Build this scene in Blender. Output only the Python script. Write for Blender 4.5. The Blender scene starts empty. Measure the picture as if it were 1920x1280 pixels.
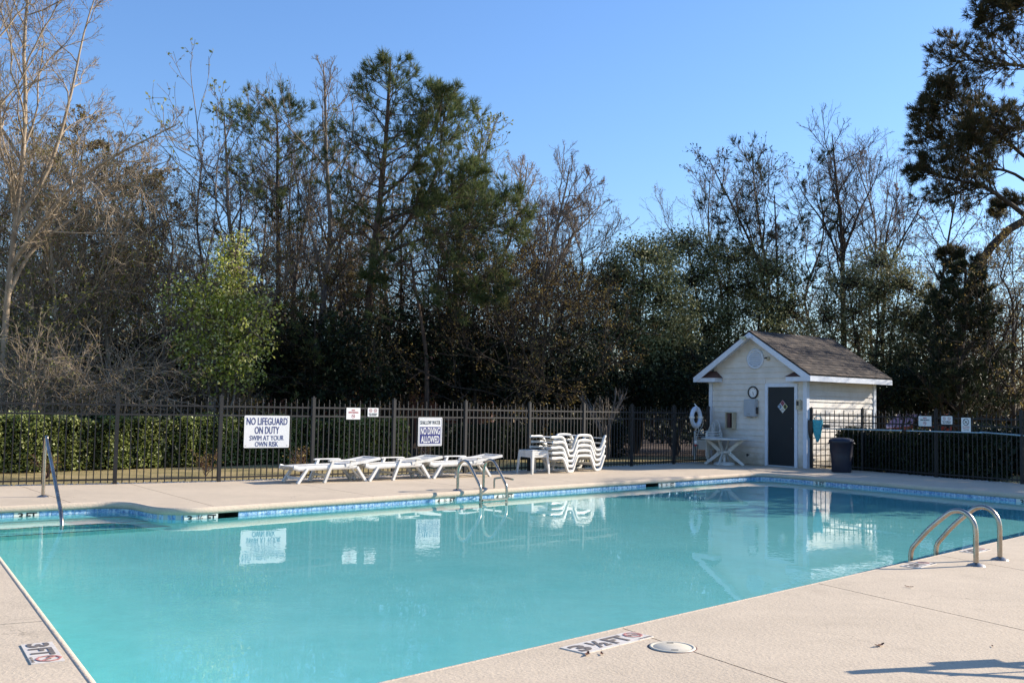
import bpy, bmesh, math, random
import numpy as np
from mathutils import Vector, Matrix

# ------------------------------------------------------------------ camera, sky, sun, exposure
sc = bpy.context.scene
COL = sc.collection
PITCH = math.atan(123 / 1920.0)
ROLL = math.radians(1.0)
CZ = 1.4
cam = bpy.data.cameras.new('camera')
cam.lens = 36.0
cam.sensor_width = 36.0
cam.clip_start = 0.1
cam.clip_end = 2000.0
cam_o = bpy.data.objects.new('camera', cam)
COL.objects.link(cam_o)
cam_o.matrix_world = Matrix.Translation((0, 0, CZ)) @ Matrix.Rotation(math.pi / 2 + PITCH, 4, 'X') @ Matrix.Rotation(ROLL, 4, 'Z')
sc.camera = cam_o

SUN_AZ = math.atan2(0.935, 0.35)          # from +Y towards +X
SUN_EL = math.radians(25.0)
world = bpy.data.worlds.new('World')
sc.world = world
world.use_nodes = True
wn = world.node_tree
sky = wn.nodes.new('ShaderNodeTexSky')
sky.sky_type = 'NISHITA'
sky.sun_disc = False
sky.sun_elevation = SUN_EL
sky.sun_rotation = SUN_AZ
sky.altitude = 0
sky.air_density = 1.35
sky.dust_density = 0.35
sky.ozone_density = 5.0
tint = wn.nodes.new('ShaderNodeMixRGB'); tint.blend_type = 'MULTIPLY'; tint.inputs[0].default_value = 1.0
tint.inputs[2].default_value = (0.86, 0.965, 1.19, 1)
wn.links.new(sky.outputs[0], tint.inputs[1]); wn.links.new(tint.outputs[0], wn.nodes['Background'].inputs[0])
wn.nodes['Background'].inputs[1].default_value = 0.095

sl = bpy.data.lights.new('sun', 'SUN')
sl.energy = 4.6
sl.angle = math.radians(0.5)
sl.color = (1.0, 0.90, 0.77)
sl.cycles.is_caustics_light = True
sun = bpy.data.objects.new('sun', sl)
COL.objects.link(sun)
sun_dir = Vector((math.sin(SUN_AZ) * math.cos(SUN_EL), math.cos(SUN_AZ) * math.cos(SUN_EL), math.sin(SUN_EL)))
sun.rotation_euler = sun_dir.to_track_quat('Z', 'Y').to_euler()
sun.location = (20, 10, 20)

sc.view_settings.view_transform = 'Standard'
sc.view_settings.look = 'None'
sc.view_settings.gamma = 1.0
sc.view_settings.use_curve_mapping = False
sc.view_settings.exposure = 0.95
sc.cycles.caustics_refractive = True
sc.cycles.caustics_reflective = False
sc.cycles.max_bounces = 8
sc.cycles.diffuse_bounces = 3
sc.cycles.glossy_bounces = 3
sc.cycles.transmission_bounces = 6
sc.cycles.transparent_max_bounces = 8
sc.cycles.sample_clamp_indirect = 6.0
sc.cycles.use_denoising = True

# ------------------------------------------------------------------ helpers
_MR = np.array((Matrix.Rotation(math.pi / 2 + PITCH, 3, 'X') @ Matrix.Rotation(ROLL, 3, 'Z')))
def _ray(u, v):
    return _MR @ np.array([(u - 960) / 1920.0, -(v - 640) / 1920.0, -1.0])
def G(u, v, z=0.0):                       # measured point of the photograph on a level plane
    d = _ray(u, v); t = (z - CZ) / d[2]
    return Vector((d[0] * t, d[1] * t, z))
def at(u, v, Y):                          # the same on an upright plane Y metres away
    d = _ray(u, v); t = Y / d[1]
    return Vector((d[0] * t, Y, CZ + d[2] * t))

def new_mat(name):
    m = bpy.data.materials.new(name); m.use_nodes = True
    return m, m.node_tree, m.node_tree.nodes['Principled BSDF']
def lk(nt, a, b): nt.links.new(a, b)
def coords(nt, kind='Object'):
    return nt.nodes.new('ShaderNodeTexCoord').outputs[kind]
def noise(nt, vec, scale, detail=3.0, rough=0.5):
    n = nt.nodes.new('ShaderNodeTexNoise'); n.inputs['Scale'].default_value = scale
    n.inputs['Detail'].default_value = detail; n.inputs['Roughness'].default_value = rough
    if vec is not None: lk(nt, vec, n.inputs['Vector'])
    return n.outputs['Fac']
def ramp(nt, fac, stops):
    r = nt.nodes.new('ShaderNodeValToRGB'); lk(nt, fac, r.inputs[0])
    e = r.color_ramp.elements
    e[0].position, e[0].color = stops[0][0], (*stops[0][1], 1)
    e[1].position, e[1].color = stops[-1][0], (*stops[-1][1], 1)
    for p, c in stops[1:-1]:
        q = e.new(p); q.color = (*c, 1)
    return r.outputs[0]
def bump(nt, bsdf, h, strength, dist=0.01, prev=None):
    b = nt.nodes.new('ShaderNodeBump'); b.inputs['Strength'].default_value = strength
    b.inputs['Distance'].default_value = dist
    lk(nt, h, b.inputs['Height'])
    if prev is not None: lk(nt, prev, b.inputs['Normal'])
    lk(nt, b.outputs[0], bsdf.inputs['Normal'])
    return b.outputs[0]
def mix(nt, f, a, b, mode='MIX'):
    m = nt.nodes.new('ShaderNodeMixRGB'); m.blend_type = mode
    for i, x in enumerate((f, a, b)):
        if isinstance(x, (int, float)): m.inputs[i].default_value = x
        elif isinstance(x, tuple): m.inputs[i].default_value = (*x, 1)
        else: lk(nt, x, m.inputs[i])
    return m.outputs[0]
def math_n(nt, op, a, b=0.0):
    m = nt.nodes.new('ShaderNodeMath'); m.operation = op
    for i, x in enumerate((a, b)):
        if isinstance(x, (int, float)): m.inputs[i].default_value = x
        else: lk(nt, x, m.inputs[i])
    return m.outputs[0]
def simple(name, col, rough=0.5, metal=0.0, var=0.08, scale=6.0, bmp=0.0, bscale=60.0, bdist=0.003):
    m, nt, b = new_mat(name)
    c = coords(nt)
    lo = tuple(x * (1 - var) for x in col); hi = tuple(min(1, x * (1 + var)) for x in col)
    lk(nt, ramp(nt, noise(nt, c, scale, 4), [(0.3, lo), (0.7, hi)]), b.inputs['Base Color'])
    b.inputs['Roughness'].default_value = rough; b.inputs['Metallic'].default_value = metal
    if bmp: bump(nt, b, noise(nt, c, bscale, 3), bmp, bdist)
    return m
def leaf_mat(name, cols, trans=0.35, rough=0.6):
    """leaf colour differs from leaf to leaf; thin blades let some light through"""
    m, nt, b = new_mat(name)
    g = nt.nodes.new('ShaderNodeNewGeometry')
    r = ramp(nt, g.outputs['Random Per Island'], [(i / (len(cols) - 1), c) for i, c in enumerate(cols)])
    n = noise(nt, coords(nt), 0.9, 2)
    col = mix(nt, 1.0, r, ramp(nt, n, [(0.3, (0.75,) * 3), (0.7, (1.15,) * 3)]), 'MULTIPLY')
    lk(nt, col, b.inputs['Base Color'])
    b.inputs['Roughness'].default_value = rough
    b.inputs['Specular IOR Level'].default_value = 0.22
    t = nt.nodes.new('ShaderNodeBsdfTranslucent'); lk(nt, col, t.inputs['Color'])
    ms = nt.nodes.new('ShaderNodeMixShader'); ms.inputs[0].default_value = trans
    lk(nt, b.outputs[0], ms.inputs[1]); lk(nt, t.outputs[0], ms.inputs[2])
    lk(nt, ms.outputs[0], nt.nodes['Material Output'].inputs[0])
    return m

def tag(o, label=None, cat=None, group=None, kind=None):
    if label: o['label'] = label
    if cat: o['category'] = cat
    if group: o['group'] = group
    if kind: o['kind'] = kind
    return o
ROOTM = {}
def empty(name, loc=(0, 0, 0), rz=0.0, matrix=None):
    o = bpy.data.objects.new(name, None); COL.objects.link(o)
    o.empty_display_size = 0.2
    m = matrix if matrix is not None else Matrix.Translation(loc) @ Matrix.Rotation(rz, 4, 'Z')
    o.matrix_world = m
    ROOTM[o.name] = m.copy()
    return o
def link(name, me, parent=None, loc=None, rot=None):
    o = bpy.data.objects.new(name, me); COL.objects.link(o)
    if parent is not None: o.parent = parent
    if loc is not None: o.location = loc
    if rot is not None: o.rotation_euler = rot
    return o
def copy_tree(o, parent=None):
    c = o.copy(); COL.objects.link(c); c.parent = parent
    for ch in [x for x in o.children]:
        copy_tree(ch, c)
    return c

class MB:
    """collects simple shapes and links them as ONE mesh object"""
    def __init__(s): s.v = []; s.f = []; s.sm = []
    def add(s, vs, fs, smooth=False):
        b = len(s.v); s.v += [Vector(x) for x in vs]
        for f in fs: s.f.append(tuple(i + b for i in f)); s.sm.append(smooth)
        return s
    def box(s, x0, x1, y0, y1, z0, z1, M=None):
        vs = [Vector((x, y, z)) for z in (z0, z1) for y in (y0, y1) for x in (x0, x1)]
        if M is not None: vs = [M @ p for p in vs]
        return s.add(vs, [(0, 2, 3, 1), (4, 5, 7, 6), (0, 1, 5, 4), (2, 6, 7, 3), (0, 4, 6, 2), (1, 3, 7, 5)])
    def beam(s, a, b, w, h, up=(0, 0, 1)):
        a = Vector(a); b = Vector(b); d = b - a; L = d.length; d.normalize()
        up = Vector(up); x = d.cross(up)
        if x.length < 1e-4: x = d.cross(Vector((1, 0, 0)))
        x.normalize(); z = x.cross(d)
        vs = [a + d * (L * k) + x * (i * w / 2) + z * (j * h / 2) for k in (0, 1) for j in (-1, 1) for i in (-1, 1)]
        return s.add(vs, [(0, 1, 3, 2), (4, 6, 7, 5), (0, 4, 5, 1), (2, 3, 7, 6), (0, 2, 6, 4), (1, 5, 7, 3)])
    def tube(s, pts, r, n=8, caps=True, sq=None):
        """round tube along a path; sq=(w,h) gives a flat bar section instead"""
        pts = [Vector(p) for p in pts]; K = len(pts); rings = []; prev = None
        for k in range(K):
            t = (pts[min(k + 1, K - 1)] - pts[max(k - 1, 0)]).normalized()
            if prev is None:
                a = t.cross(Vector((0, 0, 1)))
                if a.length < 0.05: a = t.cross(Vector((1, 0, 0)))
                a.normalize()
            else:
                a = (prev - t * prev.dot(t)).normalized()
            prev = a; b = t.cross(a)
            rr = r[k] if isinstance(r, (list, tuple)) else r
            ring = []
            for i in range(n):
                th = 2 * math.pi * i / n
                if sq:
                    cx, cy = math.cos(th), math.sin(th)
                    p = 0.35
                    ring.append(pts[k] + a * (math.copysign(abs(cx) ** p, cx) * sq[0] / 2) + b * (math.copysign(abs(cy) ** p, cy) * sq[1] / 2))
                else: ring.append(pts[k] + a * (math.cos(th) * rr) + b * (math.sin(th) * rr))
            rings.append(ring)
        vs = [p for ring in rings for p in ring]
        fs = [(k * n + i, k * n + (i + 1) % n, (k + 1) * n + (i + 1) % n, (k + 1) * n + i) for k in range(K - 1) for i in range(n)]
        s.add(vs, fs, True)
        if caps:
            s.add(rings[0], [tuple(range(n))[::-1]]); s.add(rings[-1], [tuple(range(n))])
        return s
    def lathe(s, prof, n=24, M=None, smooth=True):
        vs = []
        for (r, z) in prof:
            for i in range(n):
                th = 2 * math.pi * i / n
                p = Vector((r * math.cos(th), r * math.sin(th), z)); vs.append(M @ p if M is not None else p)
        K = len(prof)
        s.add(vs, [(k * n + i, k * n + (i + 1) % n, (k + 1) * n + (i + 1) % n, (k + 1) * n + i) for k in range(K - 1) for i in range(n)], smooth)
        return s
    def prism(s, poly, z0, z1, M=None):
        n = len(poly)
        vs = [Vector((p[0], p[1], z0)) for p in poly] + [Vector((p[0], p[1], z1)) for p in poly]
        if M is not None: vs = [M @ p for p in vs]
        return s.add(vs, [tuple(range(n))[::-1], tuple(range(n, 2 * n))] + [(i, (i + 1) % n, n + (i + 1) % n, n + i) for i in range(n)])
    def mesh(s, name, mat):
        me = bpy.data.meshes.new(name); me.from_pydata([tuple(p) for p in s.v], [], s.f)
        me.polygons.foreach_set('use_smooth', s.sm)
        me.materials.append(mat); me.update()
        return me
    def build(s, name, mat, parent=None, world=False, bevel=0.0):
        if world and parent is not None:
            r = parent
            while r.parent: r = r.parent
            inv = ROOTM[r.name].inverted(); s.v = [inv @ p for p in s.v]
        o = link(name, s.mesh(name, mat), parent)
        if bevel:
            bv = o.modifiers.new('bevel', 'BEVEL'); bv.width = bevel; bv.segments = 2; bv.limit_method = 'ANGLE'
        return o

def np_mesh(name, V, F, mat, smooth=False):
    """fast mesh of equal-sided faces from arrays"""
    me = bpy.data.meshes.new(name); k = F.shape[1]
    me.vertices.add(len(V)); me.vertices.foreach_set('co', np.ascontiguousarray(V, dtype=np.float32).ravel())
    me.loops.add(F.size); me.loops.foreach_set('vertex_index', np.ascontiguousarray(F, dtype=np.int32).ravel())
    me.polygons.add(len(F)); me.polygons.foreach_set('loop_start', np.arange(0, F.size, k, dtype=np.int32))
    if smooth: me.polygons.foreach_set('use_smooth', np.ones(len(F), dtype=bool))
    me.materials.append(mat); me.update(calc_edges=True)
    return me

_tc = {}
def text_mesh(body, w, h, depth, mat, bold=0.0, spacing=1.0):
    """lettering as a mesh, fitted to w x h, centred, lying in XY and facing +Z"""
    key = (body, w, h, depth, mat.name, bold)
    if key in _tc: return _tc[key]
    cu = bpy.data.curves.new('lettering', 'FONT'); cu.body = body; cu.size = 1.0; cu.offset = bold
    cu.extrude = 0.01; cu.space_character = spacing; cu.resolution_u = 3
    o = bpy.data.objects.new('lettering', cu); COL.objects.link(o)
    bpy.context.view_layer.update()
    me = bpy.data.meshes.new_from_object(o.evaluated_get(bpy.context.evaluated_depsgraph_get()))
    bpy.data.objects.remove(o)
    co = np.empty(len(me.vertices) * 3, dtype=np.float32); me.vertices.foreach_get('co', co); co = co.reshape(-1, 3)
    lo, hi = co.min(0), co.max(0)
    co = (co - (lo + hi) / 2) / (hi - lo) * np.array([w, h, depth])
    me.vertices.foreach_set('co', co.astype(np.float32).ravel())
    me.materials.clear(); me.materials.append(mat); me.update()
    _tc[key] = me
    return me
def put_text(body, w, h, mat, parent, x, y, z, depth=0.002, bold=0.0, name='lettering'):
    return link(name, text_mesh(body, w, h, depth, mat, bold), parent, loc=(x, y, z))
def ring_mb(mb, r0, r1, x, y, z0, z1, n=28):
    for i in range(n):
        a, b = 2 * math.pi * i / n, 2 * math.pi * (i + 1) / n
        mb.prism([(x + r0 * math.cos(a), y + r0 * math.sin(a)), (x + r1 * math.cos(a), y + r1 * math.sin(a)), (x + r1 * math.cos(b), y + r1 * math.sin(b)), (x + r0 * math.cos(b), y + r0 * math.sin(b))], z0, z1)
    return mb
def smooth_path(pts, n=8):
    """Catmull-Rom through the points"""
    P = [Vector(p) for p in pts]; P = [P[0] * 2 - P[1]] + P + [P[-1] * 2 - P[-2]]; out = []
    for i in range(1, len(P) - 2):
        for k in range(n):
            t = k / n; a, b, c, d = P[i - 1], P[i], P[i + 1], P[i + 2]
            out.append(0.5 * ((2 * b) + (c - a) * t + (2 * a - 5 * b + 4 * c - d) * t * t + (3 * b - a - 3 * c + d) * t ** 3))
    out.append(P[-2].copy())
    return out

# ------------------------------------------------------------------ materials
def deck_mat(name, col, bumpy):
    m, nt, b = new_mat(name)
    c = coords(nt, 'Object')
    n1 = noise(nt, c, 0.7, 5, 0.6); n2 = noise(nt, c, 55, 3); n3 = noise(nt, c, 6, 4)
    base = ramp(nt, n1, [(0.3, tuple(x * 0.9 for x in col)), (0.7, tuple(x * 1.06 for x in col))])
    base = mix(nt, 0.38, base, ramp(nt, n2, [(0.32, (0.62,) * 3), (0.5, (1.0,) * 3), (0.75, (1.08,) * 3)]), 'MULTIPLY')
    base = mix(nt, 0.5, base, ramp(nt, n3, [(0.35, (0.93,) * 3), (0.6, (1.03,) * 3)]), 'MULTIPLY')
    st = noise(nt, c, 2.3, 6, 0.7)
    base = mix(nt, ramp(nt, st, [(0.58, (0,) * 3), (0.74, (0.5,) * 3)]), base, tuple(x * 0.62 for x in col))
    vc = nt.nodes.new('ShaderNodeTexVoronoi'); vc.feature = 'DISTANCE_TO_EDGE'; vc.inputs['Scale'].default_value = 0.33
    wv = nt.nodes.new('ShaderNodeVectorMath'); wv.operation = 'ADD'; nn2 = nt.nodes.new('ShaderNodeTexNoise'); nn2.inputs['Scale'].default_value = 2.5; nn2.inputs['Detail'].default_value = 5; lk(nt, c, nn2.inputs['Vector']); lk(nt, c, wv.inputs[0]); lk(nt, nn2.outputs['Color'], wv.inputs[1]); lk(nt, wv.outputs[0], vc.inputs['Vector'])
    cr = math_n(nt, 'MULTIPLY', ramp(nt, vc.outputs['Distance'], [(0.0, (1,) * 3), (0.0022, (0,) * 3)]), ramp(nt, noise(nt, c, 0.5, 2), [(0.52, (0,) * 3), (0.6, (0.7,) * 3)]))
    base = mix(nt, cr, base, tuple(x * 0.45 for x in col))
    lk(nt, base, b.inputs['Base Color'])
    b.inputs['Roughness'].default_value = 0.9; b.inputs['Specular IOR Level'].default_value = 0.2
    v = nt.nodes.new('ShaderNodeTexVoronoi'); v.inputs['Scale'].default_value = 38; lk(nt, c, v.inputs['Vector'])
    h = math_n(nt, 'ADD', math_n(nt, 'MULTIPLY', v.outputs['Distance'], 0.5), noise(nt, c, 70, 4, 0.6))
    bump(nt, b, h, 0.75, bumpy)
    return m
M = {}
M['deck'] = deck_mat('cool_deck', (0.585, 0.480, 0.352), 0.004)
M['coping'] = deck_mat('rough_coping', (0.61, 0.495, 0.375), 0.008)
M['groove'] = simple('joint_filler', (0.10, 0.075, 0.06), 0.95)
M['plaster'] = None
def plaster():
    m, nt, b = new_mat('pool_plaster'); c = coords(nt)
    n = noise(nt, c, 0.8, 4, 0.6)
    col = ramp(nt, n, [(0.3, (0.27, 0.86, 0.85)), (0.7, (0.36, 0.95, 0.925))])
    col = mix(nt, 0.5, col, ramp(nt, noise(nt, c, 5, 5, 0.7), [(0.35, (0.9,) * 3), (0.65, (1.03,) * 3)]), 'MULTIPLY')
    lk(nt, col, b.inputs['Base Color']); b.inputs['Roughness'].default_value = 0.7
    bump(nt, b, noise(nt, c, 9, 3), 0.3, 0.01)
    return m
M['plaster'] = plaster()
def water():
    m, nt, b = new_mat('pool_water'); c = coords(nt)
    b.inputs['Transmission Weight'].default_value = 1.0; b.inputs['IOR'].default_value = 1.333
    b.inputs['Roughness'].default_value = 0.0; b.inputs['Base Color'].default_value = (0.90, 1.0, 1.0, 1)
    mask = ramp(nt, noise(nt, c, 0.35, 3), [(0.45, (0.07,) * 3), (0.62, (1.0,) * 3)])
    r1 = noise(nt, c, 9.0, 2, 0.5)
    r2 = noise(nt, c, 1.6, 1)
    mp = nt.nodes.new('ShaderNodeMapping'); mp.inputs['Rotation'].default_value = (0, 0, 0.9); mp.inputs['Scale'].default_value = (1, 0.4, 1); lk(nt, c, mp.inputs[0])
    r3 = noise(nt, mp.outputs[0], 22.0, 2)
    h = math_n(nt, 'ADD', math_n(nt, 'MULTIPLY', math_n(nt, 'ADD', r1, math_n(nt, 'MULTIPLY', r3, 0.35)), mask), math_n(nt, 'MULTIPLY', r2, 0.55))
    bump(nt, b, h, 0.55, 0.0034)
    return m
M['water'] = water()
def tile_mat():
    m, nt, b = new_mat('blue_glazed_tile')
    oi = nt.nodes.new('ShaderNodeObjectInfo')
    c = coords(nt)
    mp = nt.nodes.new('ShaderNodeVectorMath'); mp.operation = 'ADD'; lk(nt, c, mp.inputs[0])
    cc = nt.nodes.new('ShaderNodeCombineXYZ'); k = math_n(nt, 'MULTIPLY', oi.outputs['Random'], 40.0); lk(nt, k, cc.inputs[0]); lk(nt, k, cc.inputs[1]); lk(nt, cc.outputs[0], mp.inputs[1])
    n = noise(nt, mp.outputs[0], 26, 3, 0.6)
    lk(nt, ramp(nt, n, [(0.34, (0.09, 0.20, 0.42)), (0.46, (0.19, 0.36, 0.58)), (0.58, (0.42, 0.58, 0.72)), (0.68, (0.58, 0.70, 0.80))]), b.inputs['Base Color'])
    b.inputs['Roughness'].default_value = 0.15
    return m
M['tile'] = tile_mat()
M['grout'] = simple('grout', (0.50, 0.52, 0.50), 0.9)
M['navy_trim'] = simple('navy_step_tile', (0.02, 0.04, 0.10), 0.4)
M['ivory'] = simple('ivory_marker_tile', (0.80, 0.77, 0.68), 0.35, var=0.05, scale=20)
M['deck_plate'] = simple('worn_deck_marker_tile', (0.66, 0.60, 0.52), 0.6, var=0.12, scale=25)
M['worn_red'] = simple('worn_red_print', (0.50, 0.20, 0.17), 0.7, var=0.3, scale=40)
M['black_print'] = simple('black_glaze', (0.025, 0.025, 0.022), 0.5)
M['worn_print'] = simple('worn_dark_print', (0.16, 0.135, 0.115), 0.7, var=0.3, scale=40)
M['red_print'] = simple('red_print', (0.45, 0.06, 0.05), 0.5)
M['navy_print'] = simple('navy_print', (0.02, 0.025, 0.16), 0.4)
M['sign_white'] = simple('white_enamel_sign', (0.80, 0.79, 0.76), 0.35, var=0.03)
M['iron'] = simple('bronze_black_fence_paint', (0.014, 0.0125, 0.012), 0.6, 0.0, 0.2, 12)
M['white_paint'] = simple('white_trim_paint', (0.66, 0.70, 0.76), 0.55, var=0.06, scale=9)
def steel():
    m, nt, b = new_mat('brushed_stainless'); c = coords(nt)
    b.inputs['Metallic'].default_value = 1.0
    lk(nt, ramp(nt, noise(nt, c, 7, 4), [(0.3, (0.32, 0.27, 0.215)), (0.7, (0.50, 0.44, 0.37))]), b.inputs['Base Color'])
    lk(nt, ramp(nt, noise(nt, c, 25, 4), [(0.3, (0.22,) * 3), (0.7, (0.36,) * 3)]), b.inputs['Roughness'])
    return m
M['steel'] = steel()
def resin():
    m, nt, b = new_mat('white_resin'); c = coords(nt); oi = nt.nodes.new('ShaderNodeObjectInfo')
    a = ramp(nt, oi.outputs['Random'], [(0.0, (0.66, 0.64, 0.58)), (1.0, (0.76, 0.75, 0.72))])
    a = mix(nt, 1.0, a, ramp(nt, noise(nt, c, 7, 5, 0.7), [(0.30, (0.72, 0.69, 0.62)), (0.5, (0.98,) * 3), (0.8, (1.0,) * 3)]), 'MULTIPLY')
    lk(nt, a, b.inputs['Base Color']); b.inputs['Roughness'].default_value = 0.45
    return m
M['resin'] = resin()
M['resin_old'] = simple('weathered_white_resin', (0.66, 0.63, 0.58), 0.5, var=0.12, scale=5)
def siding():
    m, nt, b = new_mat('cream_siding_paint'); c = coords(nt)
    oi = nt.nodes.new('ShaderNodeObjectInfo')
    a = ramp(nt, oi.outputs['Random'], [(0.0, (0.70, 0.65, 0.58)), (1.0, (0.77, 0.72, 0.65))])
    st = ramp(nt, noise(nt, c, 2.5, 5, 0.7), [(0.35, (0.86, 0.84, 0.80)), (0.62, (1.0,) * 3)])
    sx = nt.nodes.new('ShaderNodeSeparateXYZ'); lk(nt, c, sx.inputs[0])
    low = math_n(nt, 'ADD', sx.outputs[2], math_n(nt, 'MULTIPLY', noise(nt, c, 5, 4), 0.5))
    st = mix(nt, 1.0, st, ramp(nt, low, [(0.28, (0.70, 0.66, 0.58)), (0.60, (1.0,) * 3)]), 'MULTIPLY')
    lk(nt, mix(nt, 1.0, a, st, 'MULTIPLY'), b.inputs['Base Color']); b.inputs['Roughness'].default_value = 0.6
    mp = nt.nodes.new('ShaderNodeMapping'); mp.inputs['Scale'].default_value = (3, 3, 60); lk(nt, c, mp.inputs[0])
    bump(nt, b, noise(nt, mp.outputs[0], 4, 3), 0.15, 0.003)
    return m
M['siding'] = siding()
def shingle():
    m, nt, b = new_mat('brown_asphalt_shingle'); c = coords(nt)
    g = nt.nodes.new('ShaderNodeNewGeometry')
    a = ramp(nt, g.outputs['Random Per Island'], [(0.0, (0.030, 0.023, 0.020)), (0.35, (0.050, 0.038, 0.031)), (0.7, (0.080, 0.060, 0.046)), (1.0, (0.12, 0.088, 0.064))])
    a = mix(nt, 0.7, a, ramp(nt, noise(nt, c, 90, 3), [(0.3, (0.6,) * 3), (0.7, (1.3,) * 3)]), 'MULTIPLY')
    a = mix(nt, 0.6, a, ramp(nt, noise(nt, c, 1.6, 4), [(0.35, (0.7,) * 3), (0.65, (1.15,) * 3)]), 'MULTIPLY')
    lk(nt, a, b.inputs['Base Color']); b.inputs['Roughness'].default_value = 0.95
    bump(nt, b, noise(nt, c, 150, 2), 0.5, 0.003)
    return m
M['shingle'] = shingle()
M['door'] = simple('dark_slate_green_door', (0.007, 0.011, 0.014), 0.5, var=0.15, scale=3)
M['navy_plastic'] = simple('dark_navy_plastic', (0.012, 0.014, 0.028), 0.45, var=0.2, scale=4)
M['grey_box'] = simple('grey_metal_box', (0.40, 0.43, 0.46), 0.5, 0.2)
M['beige_box'] = simple('beige_plastic', (0.50, 0.43, 0.30), 0.5)
M['dark'] = simple('dark_plastic', (0.03, 0.025, 0.022), 0.5)
M['wood_brown'] = simple('dull_red_brown', (0.12, 0.06, 0.05), 0.7)
M['foam_blue'] = simple('pale_blue_white_foam', (0.62, 0.67, 0.76), 0.55)
M['rope'] = simple('rope', (0.62, 0.60, 0.52), 0.8)
M['aqua_net'] = simple('turquoise_netting', (0.05, 0.36, 0.42), 0.6, var=0.25, scale=18)
M['aqua_pole'] = simple('pale_aluminium_pole', (0.38, 0.52, 0.56), 0.35, 0.5)
M['lid'] = simple('cream_plastic_lid', (0.62, 0.55, 0.42), 0.5, var=0.06, scale=12)
M['dead_leaf'] = simple('dead_leaf_brown', (0.20, 0.08, 0.04), 0.8, var=0.4, scale=30)
def lawn():
    m, nt, b = new_mat('winter_lawn'); c = coords(nt)
    a = ramp(nt, noise(nt, c, 1.3, 6, 0.65), [(0.3, (0.16, 0.14, 0.05)), (0.5, (0.34, 0.26, 0.10)), (0.7, (0.46, 0.34, 0.17))])
    a = mix(nt, 0.7, a, ramp(nt, noise(nt, c, 40, 4), [(0.3, (0.5,) * 3), (0.7, (1.3,) * 3)]), 'MULTIPLY')
    lk(nt, a, b.inputs['Base Color']); b.inputs['Roughness'].default_value = 0.95
    bump(nt, b, noise(nt, c, 60, 4), 0.8, 0.03)
    return m
M['lawn'] = lawn()
M['forest_floor'] = simple('leaf_litter', (0.085, 0.055, 0.035), 0.95, var=0.5, scale=3, bmp=0.8, bscale=20, bdist=0.05)
M['pebble'] = simple('pale_pebble', (0.45, 0.43, 0.40), 0.7, var=0.4, scale=9)
def bark(name, lo, hi, sc_=8.0):
    m, nt, b = new_mat(name); c = coords(nt)
    mp = nt.nodes.new('ShaderNodeMapping'); mp.inputs['Scale'].default_value = (1, 1, 0.25); lk(nt, c, mp.inputs[0])
    n = noise(nt, mp.outputs[0], sc_, 5, 0.65)
    a = ramp(nt, n, [(0.32, lo), (0.68, hi)])
    lk(nt, a, b.inputs['Base Color']); b.inputs['Roughness'].default_value = 0.9
    b.inputs['Specular IOR Level'].default_value = 0.2
    bump(nt, b, n, 0.8, 0.03)
    return m
M['bark_tan'] = bark('tan_bark', (0.21, 0.16, 0.11), (0.46, 0.37, 0.265))
M['bark_grey'] = bark('grey_bark', (0.13, 0.105, 0.085), (0.30, 0.25, 0.205))
M['bark_dark'] = bark('dark_bark', (0.035, 0.027, 0.022), (0.10, 0.078, 0.06))
M['bark_pine'] = bark('pine_bark', (0.050, 0.034, 0.026), (0.165, 0.115, 0.085), 12)
M['bark_pale'] = bark('smooth_pale_bark', (0.30, 0.23, 0.18), (0.52, 0.44, 0.36))
M['bark_myrtle'] = bark('smooth_grey_bark', (0.10, 0.08, 0.065), (0.24, 0.20, 0.165))
M['needle'] = leaf_mat('pine_needles', [(0.035, 0.060, 0.022), (0.080, 0.115, 0.038), (0.14, 0.17, 0.055), (0.19, 0.19, 0.08)], 0.35)
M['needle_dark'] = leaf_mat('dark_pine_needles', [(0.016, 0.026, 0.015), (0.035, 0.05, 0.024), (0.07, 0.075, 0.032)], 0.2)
M['needle_rust'] = leaf_mat('rusty_pine_needles', [(0.022, 0.032, 0.016), (0.05, 0.055, 0.024), (0.085, 0.075, 0.03), (0.13, 0.075, 0.035)], 0.35)
M['leaf_lime'] = leaf_mat('young_lime_leaves', [(0.16, 0.19, 0.03), (0.34, 0.39, 0.06), (0.54, 0.56, 0.13), (0.78, 0.75, 0.40)], 0.4)
M['leaf_olive'] = leaf_mat('olive_leaves', [(0.07, 0.082, 0.034), (0.15, 0.17, 0.07), (0.26, 0.27, 0.125), (0.42, 0.41, 0.22)], 0.25)
M['leaf_grey'] = leaf_mat('grey_green_leaves', [(0.08, 0.09, 0.04), (0.16, 0.17, 0.08), (0.28, 0.27, 0.13), (0.42, 0.39, 0.21)], 0.3)
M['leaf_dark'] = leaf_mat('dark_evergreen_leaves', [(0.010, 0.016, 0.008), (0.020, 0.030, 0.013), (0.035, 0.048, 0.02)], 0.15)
M['leaf_brown'] = leaf_mat('brown_winter_leaves', [(0.09, 0.052, 0.018), (0.19, 0.125, 0.038), (0.32, 0.23, 0.07), (0.42, 0.34, 0.11)], 0.35)
M['leaf_bud'] = leaf_mat('reddish_buds', [(0.14, 0.075, 0.05), (0.24, 0.14, 0.09), (0.32, 0.22, 0.13)], 0.35)
M['leaf_green_bud'] = leaf_mat('yellow_green_buds', [(0.16, 0.17, 0.03), (0.26, 0.27, 0.05), (0.36, 0.36, 0.12)], 0.4)
M['leaf_hedge'] = leaf_mat('hedge_leaves', [(0.05, 0.072, 0.018), (0.14, 0.18, 0.040), (0.27, 0.31, 0.08), (0.45, 0.46, 0.20)], 0.3, 0.4)
M['leaf_hedge_dark'] = leaf_mat('dark_hedge_leaves', [(0.012, 0.018, 0.008), (0.03, 0.04, 0.014), (0.06, 0.07, 0.025)], 0.2, 0.5)
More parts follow.
